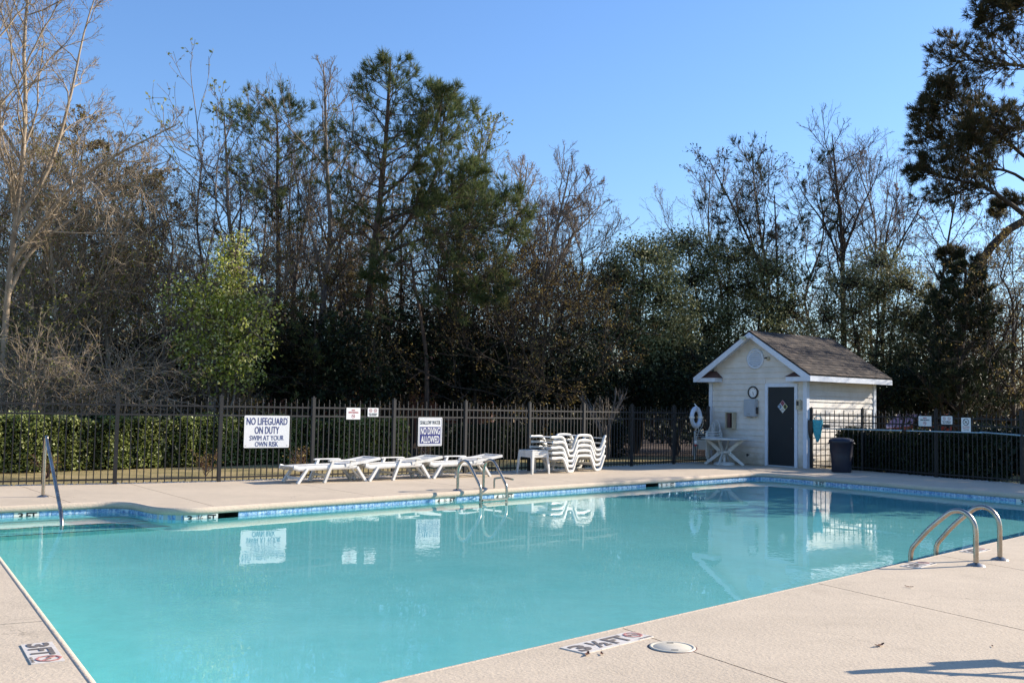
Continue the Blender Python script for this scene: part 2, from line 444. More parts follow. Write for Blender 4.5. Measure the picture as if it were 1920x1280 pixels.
M['brick'] = simple('pinkish_brick', (0.42, 0.22, 0.17), 0.8, var=0.15, scale=12)
# ------------------------------------------------------------------ ground, deck, pool
def V2(*a): return Vector((a[0], a[1]))
def round_poly(pts, L):
    out = []; n = len(pts)
    for i in range(n):
        a, b, c = V2(*pts[i - 1]), V2(*pts[i]), V2(*pts[(i + 1) % n])
        p, q = b + (a - b).normalized() * L[i], b + (c - b).normalized() * L[i]
        for k in range(9):
            t = k / 8; out.append(p * (1 - t) ** 2 + b * 2 * t * (1 - t) + q * t * t)
    return out
CTRL = [(-1.54, 4.38), (10.5, 16.74), (5.81, 23.89), (-4.45, 13.38), (-5.40, 14.47), (-6.98, 13.20)]
POOL = round_poly(CTRL, [0.3, 0.4, 0.75, 0.62, 0.45, 0.2])
def resample(poly, step):
    out = []; n = len(poly)
    for i in range(n):
        a, b = poly[i], poly[(i + 1) % n]; L = (b - a).length; k = max(1, int(round(L / step)))
        for j in range(k): out.append(a.lerp(b, j / k))
    return out
POOL = resample(POOL, 0.25)
def offset(poly, d):          # outwards (away from the water) for d > 0
    out = []; n = len(poly)
    for i in range(n):
        t = (poly[(i + 1) % n] - poly[i - 1]).normalized()
        out.append(poly[i] + V2(t.y, -t.x) * d)
    return out
WALL = offset(POOL, 0.02)
WATER_Z = -0.15

def sheet(name, poly, z, mat, hole=None):
    bm = bmesh.new()
    vs = [bm.verts.new((p[0], p[1], z)) for p in poly]; bm.faces.new(vs)
    me = bpy.data.meshes.new(name); bm.normal_update(); bm.to_mesh(me); bm.free(); me.materials.append(mat)
    return me
# ground with the pool cut out (a ring from the pool to the horizon)
mb = MB()
far = []; rim = resample([V2(-1.6, 3.7), V2(11.2, 16.8), V2(5.9, 24.55), V2(-7.7, 13.25)], 0.6); cx, cy = 2.0, 14.0
for p in rim:
    a = math.atan2(p.y - cy, p.x - cx); far.append((p, a))
R1, R2 = 14.5, 600.0
n = len(rim)
vs = []
for p, a in far: vs += [(p.x, p.y, -0.06), (cx + R1 * 3.2 * math.cos(a), cy + R1 * 3.2 * math.sin(a), -0.06), (cx + R2 * math.cos(a), cy + R2 * math.sin(a), -0.06)]
fs = []
for i in range(n):
    j = (i + 1) % n
    fs += [(3 * i, 3 * i + 1, 3 * j + 1, 3 * j), (3 * i + 1, 3 * i + 2, 3 * j + 2, 3 * j + 1)]
mb.add(vs, [f[::-1] for f in fs]); tag(mb.build('ground', M['lawn']), kind='structure')
# leaf litter under the trees, one sheet just above the lawn
tag(link('woodland_floor', sheet('woodland_floor', [(-60, 22), (-8, 27), (2, 31.5), (12, 34), (20, 30), (60, 34), (160, 160), (-160, 160)], -0.052, M['forest_floor'])), kind='structure')

# outer edge of the deck: both fences and the shed front
FL = [(-12.4, 14.15), (-10.0, 15.45), (-8.3, 16.40), (-6.62, 17.29), (-5.13, 18.18), (-3.70, 19.25), (-2.32, 20.42), (-0.95, 21.62), (0.42, 22.88), (1.72, 24.12), (3.0, 25.4), (4.25, 26.72), (5.40, 28.05)]
FR = [(7.60, 25.92), (8.64, 25.20), (9.55, 23.05), (10.60, 21.30), (11.75, 19.8), (13.0, 18.4)]
OUT = [V2(14.0, 17.2), V2(13.0, 18.4), V2(11.75, 19.8), V2(10.6, 21.3), V2(9.55, 23.05), V2(8.64, 25.2), V2(7.6, 25.92), V2(7.46, 25.86), V2(5.47, 28.21)] + [V2(*p) for p in FL[::-1]] + [V2(-14, 13.2), V2(-14, -5), V2(14, -5)]
OUT = resample(OUT, 0.8)
slab_in = offset(POOL, 0.037)
def arc(poly):
    s = [0.0]
    for i in range(len(poly)): s.append(s[-1] + (poly[(i + 1) % len(poly)] - poly[i]).length)
    return s
def nearest(poly, S, p):
    best = None
    for i in range(len(poly)):
        a, b = poly[i], poly[(i + 1) % len(poly)]; d = b - a; t = max(0, min(1, (p - a).dot(d) / d.length_squared))
        q = a + d * t; e = (q - p).length
        if best is None or e < best[0]: best = (e, S[i] + t * d.length, q)
    return best
def walk(poly, S, s0, s1):
    """points of the closed polyline from arclength s0 up to s1 (wrapping)"""
    T = S[-1]
    if s1 <= s0: s1 += T
    def pt(s):
        s %= T
        for i in range(len(poly)):
            if S[i] <= s <= S[i + 1]:
                L = S[i + 1] - S[i]; return poly[i].lerp(poly[(i + 1) % len(poly)], (s - S[i]) / L if L else 0)
        return poly[0]
    out = [pt(s0)]
    for w in (0, 1):
        for i in range(len(poly)):
            s = S[i] + w * T
            if s0 + 0.01 < s < s1 - 0.01: out.append(poly[i].copy())
    out.append(pt(s1)); return out
SI, SO = arc(slab_in), arc(OUT)
def out_hit(p, d):
    """where the joint running from p along d meets the outer edge"""
    best = None
    for i in range(len(OUT)):
        a, b = OUT[i], OUT[(i + 1) % len(OUT)]; e = b - a; den = d.x * e.y - d.y * e.x
        if abs(den) < 1e-9: continue
        w = a - p; t = (w.x * e.y - w.y * e.x) / den; u = (w.x * d.y - w.y * d.x) / den
        if t > 0.05 and 0 <= u <= 1 and (best is None or t < best[0]): best = (t, SO[i] + u * e.length)
    return best[1]
JOINTS = [((0.76, 6.65), (0.71, -1.25)), ((2.55, 8.53), (0.84, -1.71)), ((4.28, 10.35), (0.41, -0.93)), ((6.1, 12.2), (0.5, -0.95)), ((8.2, 14.4), (0.6, -0.9)),
          ((9.9, 17.6), (0.84, 0.5)), ((8.1, 20.4), (0.84, 0.53)), ((6.9, 22.3), (0.8, 0.6)), ((5.6, 23.5), (0.15, 1.0)), ((3.5, 21.5), (-0.45, 0.9)), ((1.4, 19.4), (-0.55, 0.85)), ((-0.42, 17.55), (-0.60, 0.80)),
          ((-2.07, 15.85), (-0.60, 0.80)), ((-3.97, 13.9), (-0.57, 0.82)), ((-6.0, 14.1), (-0.6, 0.8)), ((-6.5, 12.6), (-0.9, -0.3)), ((-4.3, 9.0), (-0.9, -0.45)), ((-2.9, 6.6), (-0.9, -0.5)), ((-1.9, 5.0), (-0.85, -0.6)), ((-1.0, 4.9), (0.3, -1.0))]
js = []
for a, d in JOINTS:
    p = V2(*a); _, s, q = nearest(slab_in, SI, p); d = V2(*d).normalized()
    js.append((s, out_hit(q, d)))
js.sort()
deck = empty('pool_deck', (0, 0, 0)); tag(deck, kind='structure')
TI, TO = SI[-1], SO[-1]
for i in range(len(js)):
    (s0, o0), (s1, o1) = js[i], js[(i + 1) % len(js)]
    g = 0.007
    inner = walk(slab_in, SI, s0 + g, (s1 if s1 > s0 else s1 + TI) - g)
    outer = walk(OUT, SO, o0 + g, (o1 if o1 > o0 else o1 + TO) - g)
    poly = inner + outer[::-1]
    n = len(poly); bm = bmesh.new()
    up = [bm.verts.new((p.x, p.y, 0)) for p in poly]; lo = [bm.verts.new((p.x, p.y, -0.04)) for p in poly]
    f = bm.faces.new(up)
    for k in range(n): bm.faces.new((up[k], lo[k], lo[(k + 1) % n], up[(k + 1) % n]))
    bm.normal_update()
    bmesh.ops.recalc_face_normals(bm, faces=bm.faces[:])
    if f.normal.z < 0: bmesh.ops.reverse_faces(bm, faces=bm.faces[:])
    me = bpy.data.meshes.new('concrete_slab'); bm.to_mesh(me); bm.free(); me.materials.append(M['deck'])
    link('concrete_slab', me, deck)
# dark bed seen down in the joints
o_in, o_out = offset(POOL, 0.09), None
mb = MB(); nI = len(o_in); vv = []; ff = []
for i, p in enumerate(o_in):
    d = (p - V2(2, 14)).normalized(); vv.append((p.x, p.y, -0.022)); vv.append((p.x + d.x * 22, p.y + d.y * 22, -0.022))
# the joint filler follows each joint only
for (s, o) in js:
    a = walk(slab_in, SI, s, s + 0.02)[0]; b = walk(OUT, SO, o, o + 0.02)[0]
    mb.beam((a.x, a.y, -0.022), (b.x, b.y, -0.022), 0.03, 0.016)
mb.build('joint_filler', M['groove'], deck)
# rounded rough lip all round the pool
prof = [(0.035, -0.04), (0.035, 0.0), (0.012, 0.0), (-0.006, -0.006), (-0.02, -0.03), (-0.026, -0.055), (-0.016, -0.082), (0.0, -0.094), (0.035, -0.094)]
vs = []; fs = []; n = len(POOL); k = len(prof)
rows = [offset(POOL, o) for o, z in prof]
for i in range(n):
    for j in range(k): vs.append((rows[j][i].x, rows[j][i].y, prof[j][1]))
for i in range(n):
    for j in range(k - 1):
        a, b = i * k + j, ((i + 1) % n) * k + j; fs.append((a, a + 1, b + 1, b))
cop = MB().add(vs, fs, True).build('coping', M['coping'], deck)

# basin: walls and floor
basin = empty('pool_basin', (0, 0, 0)); tag(basin, kind='structure')
SW = arc(WALL)
def wall_s(u, v): p = G(u, v, WATER_Z); return nearest(WALL, SW, V2(p.x, p.y))[1]
SKIM = [(wall_s(404, 969) , wall_s(449, 967)), (wall_s(1241.5, 914.5), wall_s(1262, 912.5))]
SKIM = [(min(a, b), max(a, b)) for a, b in SKIM]
def in_skim(s): return any(a - 0.001 <= s <= b + 0.001 for a, b in SKIM)
cuts = sorted(set([SW[i] for i in range(len(WALL))] + [x for ab in SKIM for x in ab]))
mb = MB()
for i in range(len(cuts)):
    s0 = cuts[i]; s1 = cuts[i + 1] if i + 1 < len(cuts) else SW[-1]
    if s1 - s0 < 1e-4: continue
    w = walk(WALL, SW, s0, s1); a, b = w[0], w[-1]
    top = -0.29 if in_skim((s0 + s1) / 2) else -0.09
    mb.add([(a.x, a.y, top), (b.x, b.y, top), (b.x, b.y, -1.25), (a.x, a.y, -1.25)], [(0, 3, 2, 1)])
wo = mb.build('basin_wall', M['plaster'], basin)
fo = link('basin_floor', sheet('basin_floor', WALL, -1.2, M['plaster']), basin)
for o in (wo, fo): o.cycles.is_caustics_receiver = True
for s0, s1 in SKIM:
    w = walk(WALL, SW, s0, s1); a, b = w[0], w[-1]; t = (b - a).normalized(); nrm = V2(t.y, -t.x)
    c, d = b + nrm * 0.35, a + nrm * 0.35
    mb = MB().add([(a.x, a.y, -0.09), (b.x, b.y, -0.09), (c.x, c.y, -0.09), (d.x, d.y, -0.09), (a.x, a.y, -0.29), (b.x, b.y, -0.29), (c.x, c.y, -0.29), (d.x, d.y, -0.29)],
                  [(0, 1, 2, 3), (7, 6, 5, 4), (1, 5, 6, 2), (2, 6, 7, 3), (3, 7, 4, 0)])
    mb.build('skimmer_mouth', M['dark'], basin)
# steps in the alcove
D0 = V2(*CTRL[5]); e = (V2(*CTRL[4]) - D0).normalized(); nn = V2(e.y, -e.x)
for k, (w, z, L) in enumerate([(0.45, -0.36, 2.9), (0.85, -0.62, 3.0), (1.25, -0.88, 3.1)]):
    q = [D0 + e * -0.6 - nn * 0.2, D0 + e * L - nn * 0.2, D0 + e * L + nn * w, D0 + e * -0.6 + nn * w]
    st = MB().prism([(p.x, p.y) for p in q], -1.21, z).build('step', M['plaster'], basin); st.cycles.is_caustics_receiver = True
    a, b = q[3] - nn * 0.03, q[2] - nn * 0.03
    MB().beam((a.x, a.y, z + 0.002), (b.x, b.y, z + 0.002), 0.05, 0.012).build('step_nosing', M['navy_trim'], st)
# water
wat = link('water', sheet('water', offset(POOL, 0.015), WATER_Z, M['water'])); tag(wat, kind='structure')
for p in wat.data.polygons: p.use_smooth = True
wat.cycles.is_caustics_caster = True

# waterline tiles, one by one, and the depth numbers among them
MARK = [((28, 969), (75, 966.5), ['3', 'FT']), ((342, 969.5), (404, 968.8), ['3', '\u00bd', 'FT']), ((844, 943.5), (888, 941), ['4', '\u00bd', 'FT']), ((966, 936.5), (1006, 934), ['4', '\u00bd', 'FT']),
        ((1263, 912.5), (1291, 910), ['3', '\u00bd', 'FT']), ((1529, 905.5), (1554, 907.5), ['3', 'FT']), ((1903, 940), (1948, 944), ['3', 'FT'])]
MLAB = ['white "3 FT" depth marker on the waterline beside the single grab rail', 'white "3 1/2 FT" waterline marker left of the large skimmer slot',
        'white "4 1/2 FT" waterline marker just left of the far ladder', 'white "4 1/2 FT" waterline marker just right of the far ladder',
        'white "3 1/2 FT" waterline marker beside the distant skimmer slot', 'white "3 FT" waterline marker on the back wall below the shed', 'white "3" waterline marker cut off at the right picture edge']
taken = list(SKIM)
tile_me = MB().box(-0.0715, 0.0715, -0.004, 0.004, -0.0715, 0.0715).mesh('waterline_tile', M['tile'])
def wall_frame(s0, s1, z):
    w = walk(WALL, SW, s0, s1); a, b = w[0], w[-1]; t = (b - a).normalized(); nin = V2(-t.y, t.x)
    c = (a + b) / 2
    # x to the right seen from the water, y up, z towards the water
    X = Vector((-t.x, -t.y, 0)); Z = Vector((nin.x, nin.y, 0)); Y = Vector((0, 0, 1))
    m = Matrix((X, Y, Z)).transposed().to_4x4(); m.translation = Vector((c.x, c.y, z)) + Z * 0.004
    return m, (b - a).length
for (p0, p1, txt), lab in zip(MARK, MLAB):
    s0, s1 = sorted((wall_s(*p0), wall_s(*p1))); taken.append((s0, s1))
    m, L = wall_frame(s0, s1, -0.168)
    if p0[0] == 342: m = m @ Matrix.Translation((0, 0, 0.022))
    r = empty('depth_marker', matrix=m); tag(r, lab, 'depth marker', 'depth markers set along the waterline')
    MB().box(-L / 2 + 0.002, L / 2 - 0.002, -0.0715, 0.0715, -0.004, 0.005).build('plate', M['ivory'], r)
    if len(txt) == 2:
        put_text(txt[0], 0.068, 0.088, M['black_print'], r, -L * 0.24, 0.020, 0.0062, bold=0.03)
        put_text(txt[1], 0.13, 0.088, M['black_print'], r, L * 0.2, 0.020, 0.0062, bold=0.03)
    else:
        put_text(txt[0], 0.068, 0.088, M['black_print'], r, -L * 0.34, 0.020, 0.0062, bold=0.03)
        put_text(txt[1], 0.078, 0.088, M['black_print'], r, -L * 0.02, 0.020, 0.0062, bold=0.01)
        put_text(txt[2], 0.12, 0.088, M['black_print'], r, L * 0.31, 0.020, 0.0062, bold=0.03)
taken.sort(); s = 0.0; T = SW[-1]; nt_ = 0
edges = [0.0] + [x for ab in taken for x in ab] + [T]
for i in range(0, len(edges), 2):
    a, b = edges[i], edges[i + 1]; k = int(round((b - a) / 0.15)) if b - a > 0.05 else 0
    for j in range(k):
        q0, q1 = a + (b - a) * j / k, a + (b - a) * (j + 1) / k
        m, L = wall_frame(q0, q1, -0.168)
        o = link('waterline_tile', tile_me, basin); o.matrix_world = m @ Matrix.Diagonal((L / 0.15, 1, 1, 1)) @ Matrix.Rotation(math.pi / 2, 4, 'X')
        nt_ += 1
# grout band behind and just below the tiles
mb = MB()
for i in range(len(cuts)):
    s0 = cuts[i]; s1 = cuts[i + 1] if i + 1 < len(cuts) else SW[-1]
    if s1 - s0 < 1e-4 or in_skim((s0 + s1) / 2): continue
    w = walk(WALL, SW, s0, s1); a, b = w[0], w[-1]; t = (b - a).normalized(); d = V2(-t.y, t.x) * 0.003
    mb.add([(a.x + d.x, a.y + d.y, -0.091), (b.x + d.x, b.y + d.y, -0.091), (b.x + d.x, b.y + d.y, -0.25), (a.x + d.x, a.y + d.y, -0.25)], [(0, 3, 2, 1)])
mb.build('grout', M['grout'], basin)

# ------------------------------------------------------------------ numbers set in the deck
def deck_frame(p, x_dir):
    X = Vector((x_dir[0], x_dir[1], 0)).normalized(); Z = Vector((0, 0, 1)); Y = Z.cross(X)
    m = Matrix((X, Y, Z)).transposed().to_4x4(); m.translation = Vector((p[0], p[1], 0.004)); return m
def no_dive(r, x, y, R, red, dark):
    mb = MB(); ring_mb(mb, R * 0.82, R, x, y, 0.0045, 0.006, 8)
    mb.beam((x - R * 0.6, y + R * 0.6, 0.0055), (x + R * 0.6, y - R * 0.6, 0.0055), R * 0.16, 0.001)
    mb.build('prohibition_ring', red, r)
    mb = MB(); mb.beam((x - R * 0.45, y - R * 0.1, 0.005), (x + R * 0.15, y + R * 0.15, 0.005), R * 0.13, 0.001); mb.beam((x + R * 0.1, y + R * 0.15, 0.005), (x + R * 0.45, y - R * 0.3, 0.005), R * 0.10, 0.001)
    mb.prism([(x - R * .5 + R * .12 * math.cos(t), y + R * .1 + R * .12 * math.sin(t)) for t in [i * math.pi / 4 for i in range(8)]], 0.0045, 0.0055)
    mb.build('diver_figure', dark, r)
def deck_marker(c, xd, W, H, parts, lab):
    r = empty('depth_marker', matrix=deck_frame(c, xd)); tag(r, lab, 'depth marker', 'depth markers set in the deck')
    n = len(parts)
    x = -W / 2
    for kind, w in parts:
        MB().box(x + 0.0015, x + w - 0.0015, -H / 2, H / 2, -0.004, 0.0020).build('plate', M['deck_plate'], r)
        if kind == 'sym':
            no_dive(r, x + w / 2, 0.012, w * 0.42, M['worn_red'], M['worn_print'])
            put_text('NO DIVING', w * 0.8, 0.016, M['worn_print'], r, x + w / 2, -H / 2 + 0.012, 0.0045, 0.001)
        else: put_text(kind, w * (0.72 if len(kind) < 2 or kind == '\u00bd' else 0.9), H * 0.72, M['worn_print'], r, x + w / 2, 0, 0.0045, 0.001, bold=0.035)
        x += w
    return r
nd = V2(0.70, 0.715).normalized(); ln = V2(0.52, -0.85).normalized()
pc = V2(0.61, 6.255)
deck_marker((pc.x, pc.y), (nd.x, nd.y), 0.66, 0.19, [('3', 0.15), ('\u00bd', 0.17), ('FT', 0.19), ('sym', 0.15)], 'worn "3 1/2 FT" no-diving marker set in the near deck beside the round lid')
pc = (V2(-2.75, 5.92) + V2(-2.65, 6.05) + V2(-2.37, 5.58) + V2(-2.49, 5.48)) / 4
deck_marker((pc.x, pc.y), (ln.x, ln.y), 0.50, 0.165, [('3', 0.14), ('FT', 0.20), ('sym', 0.16)], 'worn "3 FT" no-diving marker in the deck at the bottom left corner')
deck_marker((3.82, 9.64), (nd.x, nd.y), 0.42, 0.17, [('3', 0.13), ('FT', 0.16), ('sym', 0.13)], 'faded "3 FT" marker in the deck in the shadow of the near handrails')
deck_marker((4.84, 10.72), (nd.x, nd.y), 0.42, 0.17, [('3', 0.13), ('FT', 0.16), ('sym', 0.13)], 'faded "3 FT" marker in the deck beyond the near handrails')

# skimmer lid
r = empty('skimmer_hatch', (0.98, 6.16, 0.0)); tag(r, 'round cream plastic skimmer lid let into the near deck', 'access hatch')
MB().lathe([(0.0, 0.006), (0.108, 0.006), (0.112, 0.003), (0.118, 0.003), (0.122, 0.007), (0.135, 0.007), (0.138, 0.001)], 40).build('cover', M['lid'], r)
MB().lathe([(0.138, 0.002), (0.146, 0.002), (0.148, -0.01)], 40).build('rim_gap', M['wood_brown'], r)
for y_ in (-0.091, 0.088): MB().box(-0.02, 0.02, y_ - .004, y_ + .004, 0.005, 0.0085).build('finger_slot', M['dark'], r)

# fallen leaves
rng = random.Random(5)
for (x, y, s, lab) in [(2.25, 6.28, 0.045, 'curled dead brown leaf alone on the near deck'), (0.46, 5.93, 0.04, 'orange-brown dead leaf just below the near "3 1/2 FT" marker'), (0.545, 5.95, 0.028, 'small dark dead leaf just right of the orange-brown one'),
                       (3.25, 8.4, 0.035, 'small dark dead leaf between the deck joint and the handrails'), (2.95, 6.32, 0.018, 'tiny dark dead leaf at the right edge of the deck')]:
    r = MB()
    a0 = rng.random() * 6
    pts = []
    for i in range(9):
        t = i / 8 * 2 - 1; w = (1 - t * t) ** 0.6 * (0.32 + 0.12 * math.sin(i * 2.7)); pts.append((t, w))
    up = [(s * t, s * w, 0.004 + s * 0.22 * abs(w) + 0.3 * s * t * t) for t, w in pts]; dn = [(s * t, -s * w, 0.004 + s * 0.34 * abs(w) + 0.3 * s * t * t) for t, w in pts]; md = [(s * t, 0, 0.004 + 0.2 * s * t * t) for t, w in pts]
    vs = up + md + dn; fs = [(i, i + 1, 10 + i, 9 + i) for i in range(8)] + [(9 + i, 10 + i, 19 + i, 18 + i) for i in range(8)]
    r.add(vs, fs, True); o = r.build('dead_leaf', M['dead_leaf']); o.location = (x, y, 0.001); o.rotation_euler = (0.1, 0, a0); ROOTM[o.name] = Matrix()
    tag(o, lab, 'leaf', 'dead leaves on the near deck')

# ------------------------------------------------------------------ fences
tall = MB(); tall.box(-0.008, 0.008, -0.008, 0.008, 0.0, 1.38); tall.lathe([(0.008, 1.38), (0.013, 1.385), (0.013, 1.40), (0.006, 1.41), (0.012, 1.425), (0.0, 1.465)], 6)
short = MB(); short.box(-0.008, 0.008, -0.008, 0.008, 0.0, 1.32); short.lathe([(0.008, 1.32), (0.013, 1.325), (0.012, 1.335), (0.006, 1.345), (0.012, 1.36), (0.0, 1.392)], 6)
tall_me, short_me = tall.mesh('picket', M['iron']), short.mesh('picket', M['iron'])
post = MB(); post.box(-0.03, 0.03, -0.03, 0.03, -0.06, 1.50); post.box(-0.035, 0.035, -0.035, 0.035, 1.50, 1.515); post.box(-0.012, 0.012, -0.012, 0.012, 1.515, 1.54)
post_me = post.mesh('post', M['iron'])
def fence(pts, lab, end_post=True):
    r = empty('metal_fence', (0, 0, 0)); tag(r, lab, 'fence')
    for i, p in enumerate(pts):
        q = pts[min(i + 1, len(pts) - 1)]; a = pts[max(i - 1, 0)]
        ang = math.atan2(q[1] - a[1], q[0] - a[0])
        link('post', post_me, r, (p[0], p[1], 0), (0, 0, ang))
    for i in range(len(pts) - 1):
        a, b = V2(*pts[i]), V2(*pts[i + 1]); d = b - a; L = d.length; d.normalize(); ang = math.atan2(d.y, d.x)
        mb = MB()
        a2, b2 = a + d * 0.03, b - d * 0.03
        for z in (0.075, 1.165, 1.325):
            mr = MB().beam((a2.x, a2.y, z), (b2.x, b2.y, z), 0.026, 0.03); mr.build('rail', M['iron'], r)
        n = max(2, int(round(L / 0.112)))
        for k in range(1, n):
            p = a + d * (L * k / n)
            link('picket', tall_me if k % 2 else short_me, r, (p.x, p.y, 0.02), (0, 0, ang))
    return r
fence(FL, 'long black picket fence behind the loungers, left of the shed')
fence(FR, 'black picket fence right of the shed behind the bin')
def fence_plane(a, b):
    """returns a function giving the point of the fence plane a-b seen at a pixel, and its frame towards the pool"""
    a = Vector((*a, 0)); b = Vector((*b, 0)); X = (b - a).normalized(); N = Vector((X.y, -X.x, 0))
    def hit(u, v):
        d = Vector(_ray(u, v)); c = Vector((0, 0, CZ)); t = (a - c).dot(N) / d.dot(N); return c + d * t
    return hit, X, N
def sign_at(seg, corners, name, lab, cat='sign', group=None):
    hit, X, N = fence_plane(*seg)
    P_ = [hit(*c) for c in corners]          # left top, right top, right bottom, left bottom
    c = sum(P_, Vector()) / 4
    w = ((P_[1] - P_[0]).dot(X) + (P_[2] - P_[3]).dot(X)) / 2; h = (P_[0].z + P_[1].z - P_[2].z - P_[3].z) / 2
    m = Matrix((X, Vector((0, 0, 1)), N)).transposed().to_4x4(); m.translation = c + N * 0.022
    r = empty(name, matrix=m); tag(r, lab, cat, group)
    return r, w, h
def panel(r, w, h, rad=0.02, mat=None):
    pts = []
    for sx, sy, a0 in ((1, 1, 0), (-1, 1, 90), (-1, -1, 180), (1, -1, 270)):
        for k in range(4):
            a = math.radians(a0 + k * 30); pts.append((sx * (w / 2 - rad) + rad * math.cos(a), sy * (h / 2 - rad) + rad * math.sin(a)))
    return MB().prism(pts, -0.003, 0.0).build('panel', mat or M['sign_white'], r)
def symbol(r, x, y, R, ring, fig, kind='cig'):
    mb = MB(); ring_mb(mb, R * 0.83, R, x, y, 0.001, 0.0025); mb.beam((x - R * 0.62, y + R * 0.62, 0.002), (x + R * 0.62, y - R * 0.62, 0.002), R * 0.17, 0.001)
    mb.build('prohibition_ring', ring, r)
    mb = MB()
    if kind == 'cig': mb.box(x - R * .55, x + R * .45, y - R * .12, y + R * .08, 0.0005, 0.0015); mb.box(x + R * .3, x + R * .38, y + R * .12, y + R * .4, 0.0005, 0.0015)
    else:
        mb.beam((x - R * .45, y - R * .35, 0.001), (x + R * .1, y + R * .1, 0.001), R * .2, 0.001); mb.beam((x + R * .05, y + R * .1, 0.001), (x + R * .45, y + R * .3, 0.001), R * .13, 0.001); mb.beam((x, y, 0.001), (x + R * .3, y - R * .4, 0.001), R * .13, 0.001)
    mb.build('figure', fig, r)
# big sign
seg = (FL[4], FL[5])
r, w, h = sign_at(seg, [(458, 778.5), (542.3, 779), (541, 838.8), (455.7, 839)], 'lifeguard_sign', 'large white sign reading "NO LIFEGUARD ON DUTY, SWIM AT YOUR OWN RISK" on the fence')
panel(r, w, h)
for t, tw, th, y in [('NO LIFEGUARD', .90, .225, .32), ('ON DUTY', .54, .225, .045), ('SWIM AT YOUR', .75, .155, -.195), ('OWN RISK', .51, .155, -.385)]:
    put_text(t, w * tw, h * th, M['navy_print'], r, 0, y * h, 0.002, bold=0.008 if th > .2 else 0.0)
mb = MB()
for sx in (-.46, .46):
    for sy in (-.43, .43): mb.lathe([(0.008, 0), (0.008, 0.004), (0, 0.005)], 8, Matrix.Translation((sx * w, sy * h, 0)))
mb.build('rivet', M['steel'], r)
seg = (FL[5], FL[6])
r, w, h = sign_at(seg, [(648.8, 764), (674.8, 764.2), (674.2, 785.8), (648.2, 786)], 'no_smoking_sign', 'small white "NO SMOKING" sign hung on the left fence')
panel(r, w, h, 0.01)
put_text('NO', w * .24, h * .13, M['red_print'], r, 0, h * .29, 0.002, bold=0.04); put_text('SMOKING', w * .7, h * .13, M['red_print'], r, 0, h * .10, 0.002, bold=0.03)
symbol(r, 0, -h * .22, h * .17, M['red_print'], M['black_print'])
def two_circle(seg, cs, lab):
    r, w, h = sign_at(seg, cs, 'prohibition_sign', lab); panel(r, w, h, 0.015)
    symbol(r, -w * .22, h * .2, h * .2, M['red_print'], M['black_print'], 'fig'); symbol(r, w * .22, h * .2, h * .2, M['red_print'], M['black_print'], 'fig')
    put_text('NO ANIMALS', w * .78, h * .13, M['black_print'], r, 0, -h * .16, 0.002, bold=0.03); put_text('NO EATING', w * .66, h * .13, M['black_print'], r, 0, -h * .34, 0.002, bold=0.03)
two_circle(seg, [(688.8, 764.2), (708.7, 764.4), (708, 780.8), (688.1, 781)], 'small white sign with two crossed circles on the left fence')
seg = (FL[6], FL[7])
r, w, h = sign_at(seg, [(783.7, 782.1), (828.3, 782.3), (827, 835.2), (782.1, 835.9)], 'no_diving_sign', 'white sign reading "SHALLOW WATER" over a navy "NO DIVING ALLOWED" block')
panel(r, w, h)
mb = MB(); q = 0.004
for (x0, x1, y0, y1) in [(-.46, .46, .455, .465), (-.46, .46, -.465, -.455), (-.47, -.46, -.465, .465), (.46, .47, -.465, .465)]: mb.box(x0 * w, x1 * w, y0 * h, y1 * h, 0.0, 0.0015)
mb.build('border_line', M['navy_print'], r)
put_text('SHALLOW WATER', w * .84, h * .15, M['black_print'], r, 0, h * .32, 0.002)
MB().box(-w * .43, w * .43, -h * .42, h * .17, 0.0, 0.0015).build('navy_block', M['navy_print'], r)
put_text('NO DIVING', w * .80, h * .245, M['sign_white'], r, 0, h * .025, 0.0025, bold=0.015); put_text('ALLOWED', w * .76, h * .245, M['sign_white'], r, 0, -h * .27, 0.0025, bold=0.015)
# right fence signs
seg = (FR[1], FR[2])
r, w, h = sign_at(seg, [(1723.5, 779.9), (1747.8, 780), (1747.8, 798.8), (1723.7, 798.8)], 'no_smoking_sign', 'small white "NO SMOKING" sign on the right fence left of its post')
panel(r, w, h, 0.01)
put_text('NO', w * .26, h * .13, M['red_print'], r, 0, h * .32, 0.002, bold=0.04); put_text('SMOKING', w * .7, h * .13, M['black_print'], r, 0, h * .13, 0.002, bold=0.03)
symbol(r, 0, -h * .19, h * .19, M['red_print'], M['black_print'])
seg = (FR[2], FR[3])
two_circle(seg, [(1765.8, 779.8), (1786.8, 779.8), (1787, 795), (1766.2, 795)], 'small white sign with two crossed circles on the right fence')
r, w, h = sign_at(seg, [(1803.3, 782.8), (1821.2, 782.8), (1821.5, 809.8), (1804, 809.8)], 'prohibition_sign', 'upright white sign with one large crossed circle on the right fence')
panel(r, w, h, 0.01); symbol(r, 0, h * .2, w * .33, M['black_print'], M['black_print'], 'fig')
put_text('NO DIVING', w * .7, h * .06, M['red_print'], r, 0, -h * .12, 0.002, bold=0.03); put_text('SHALLOW', w * .7, h * .055, M['red_print'], r, 0, -h * .23, 0.002, bold=0.02); put_text('WATER', w * .6, h * .055, M['black_print'], r, 0, -h * .34, 0.002, bold=0.02)

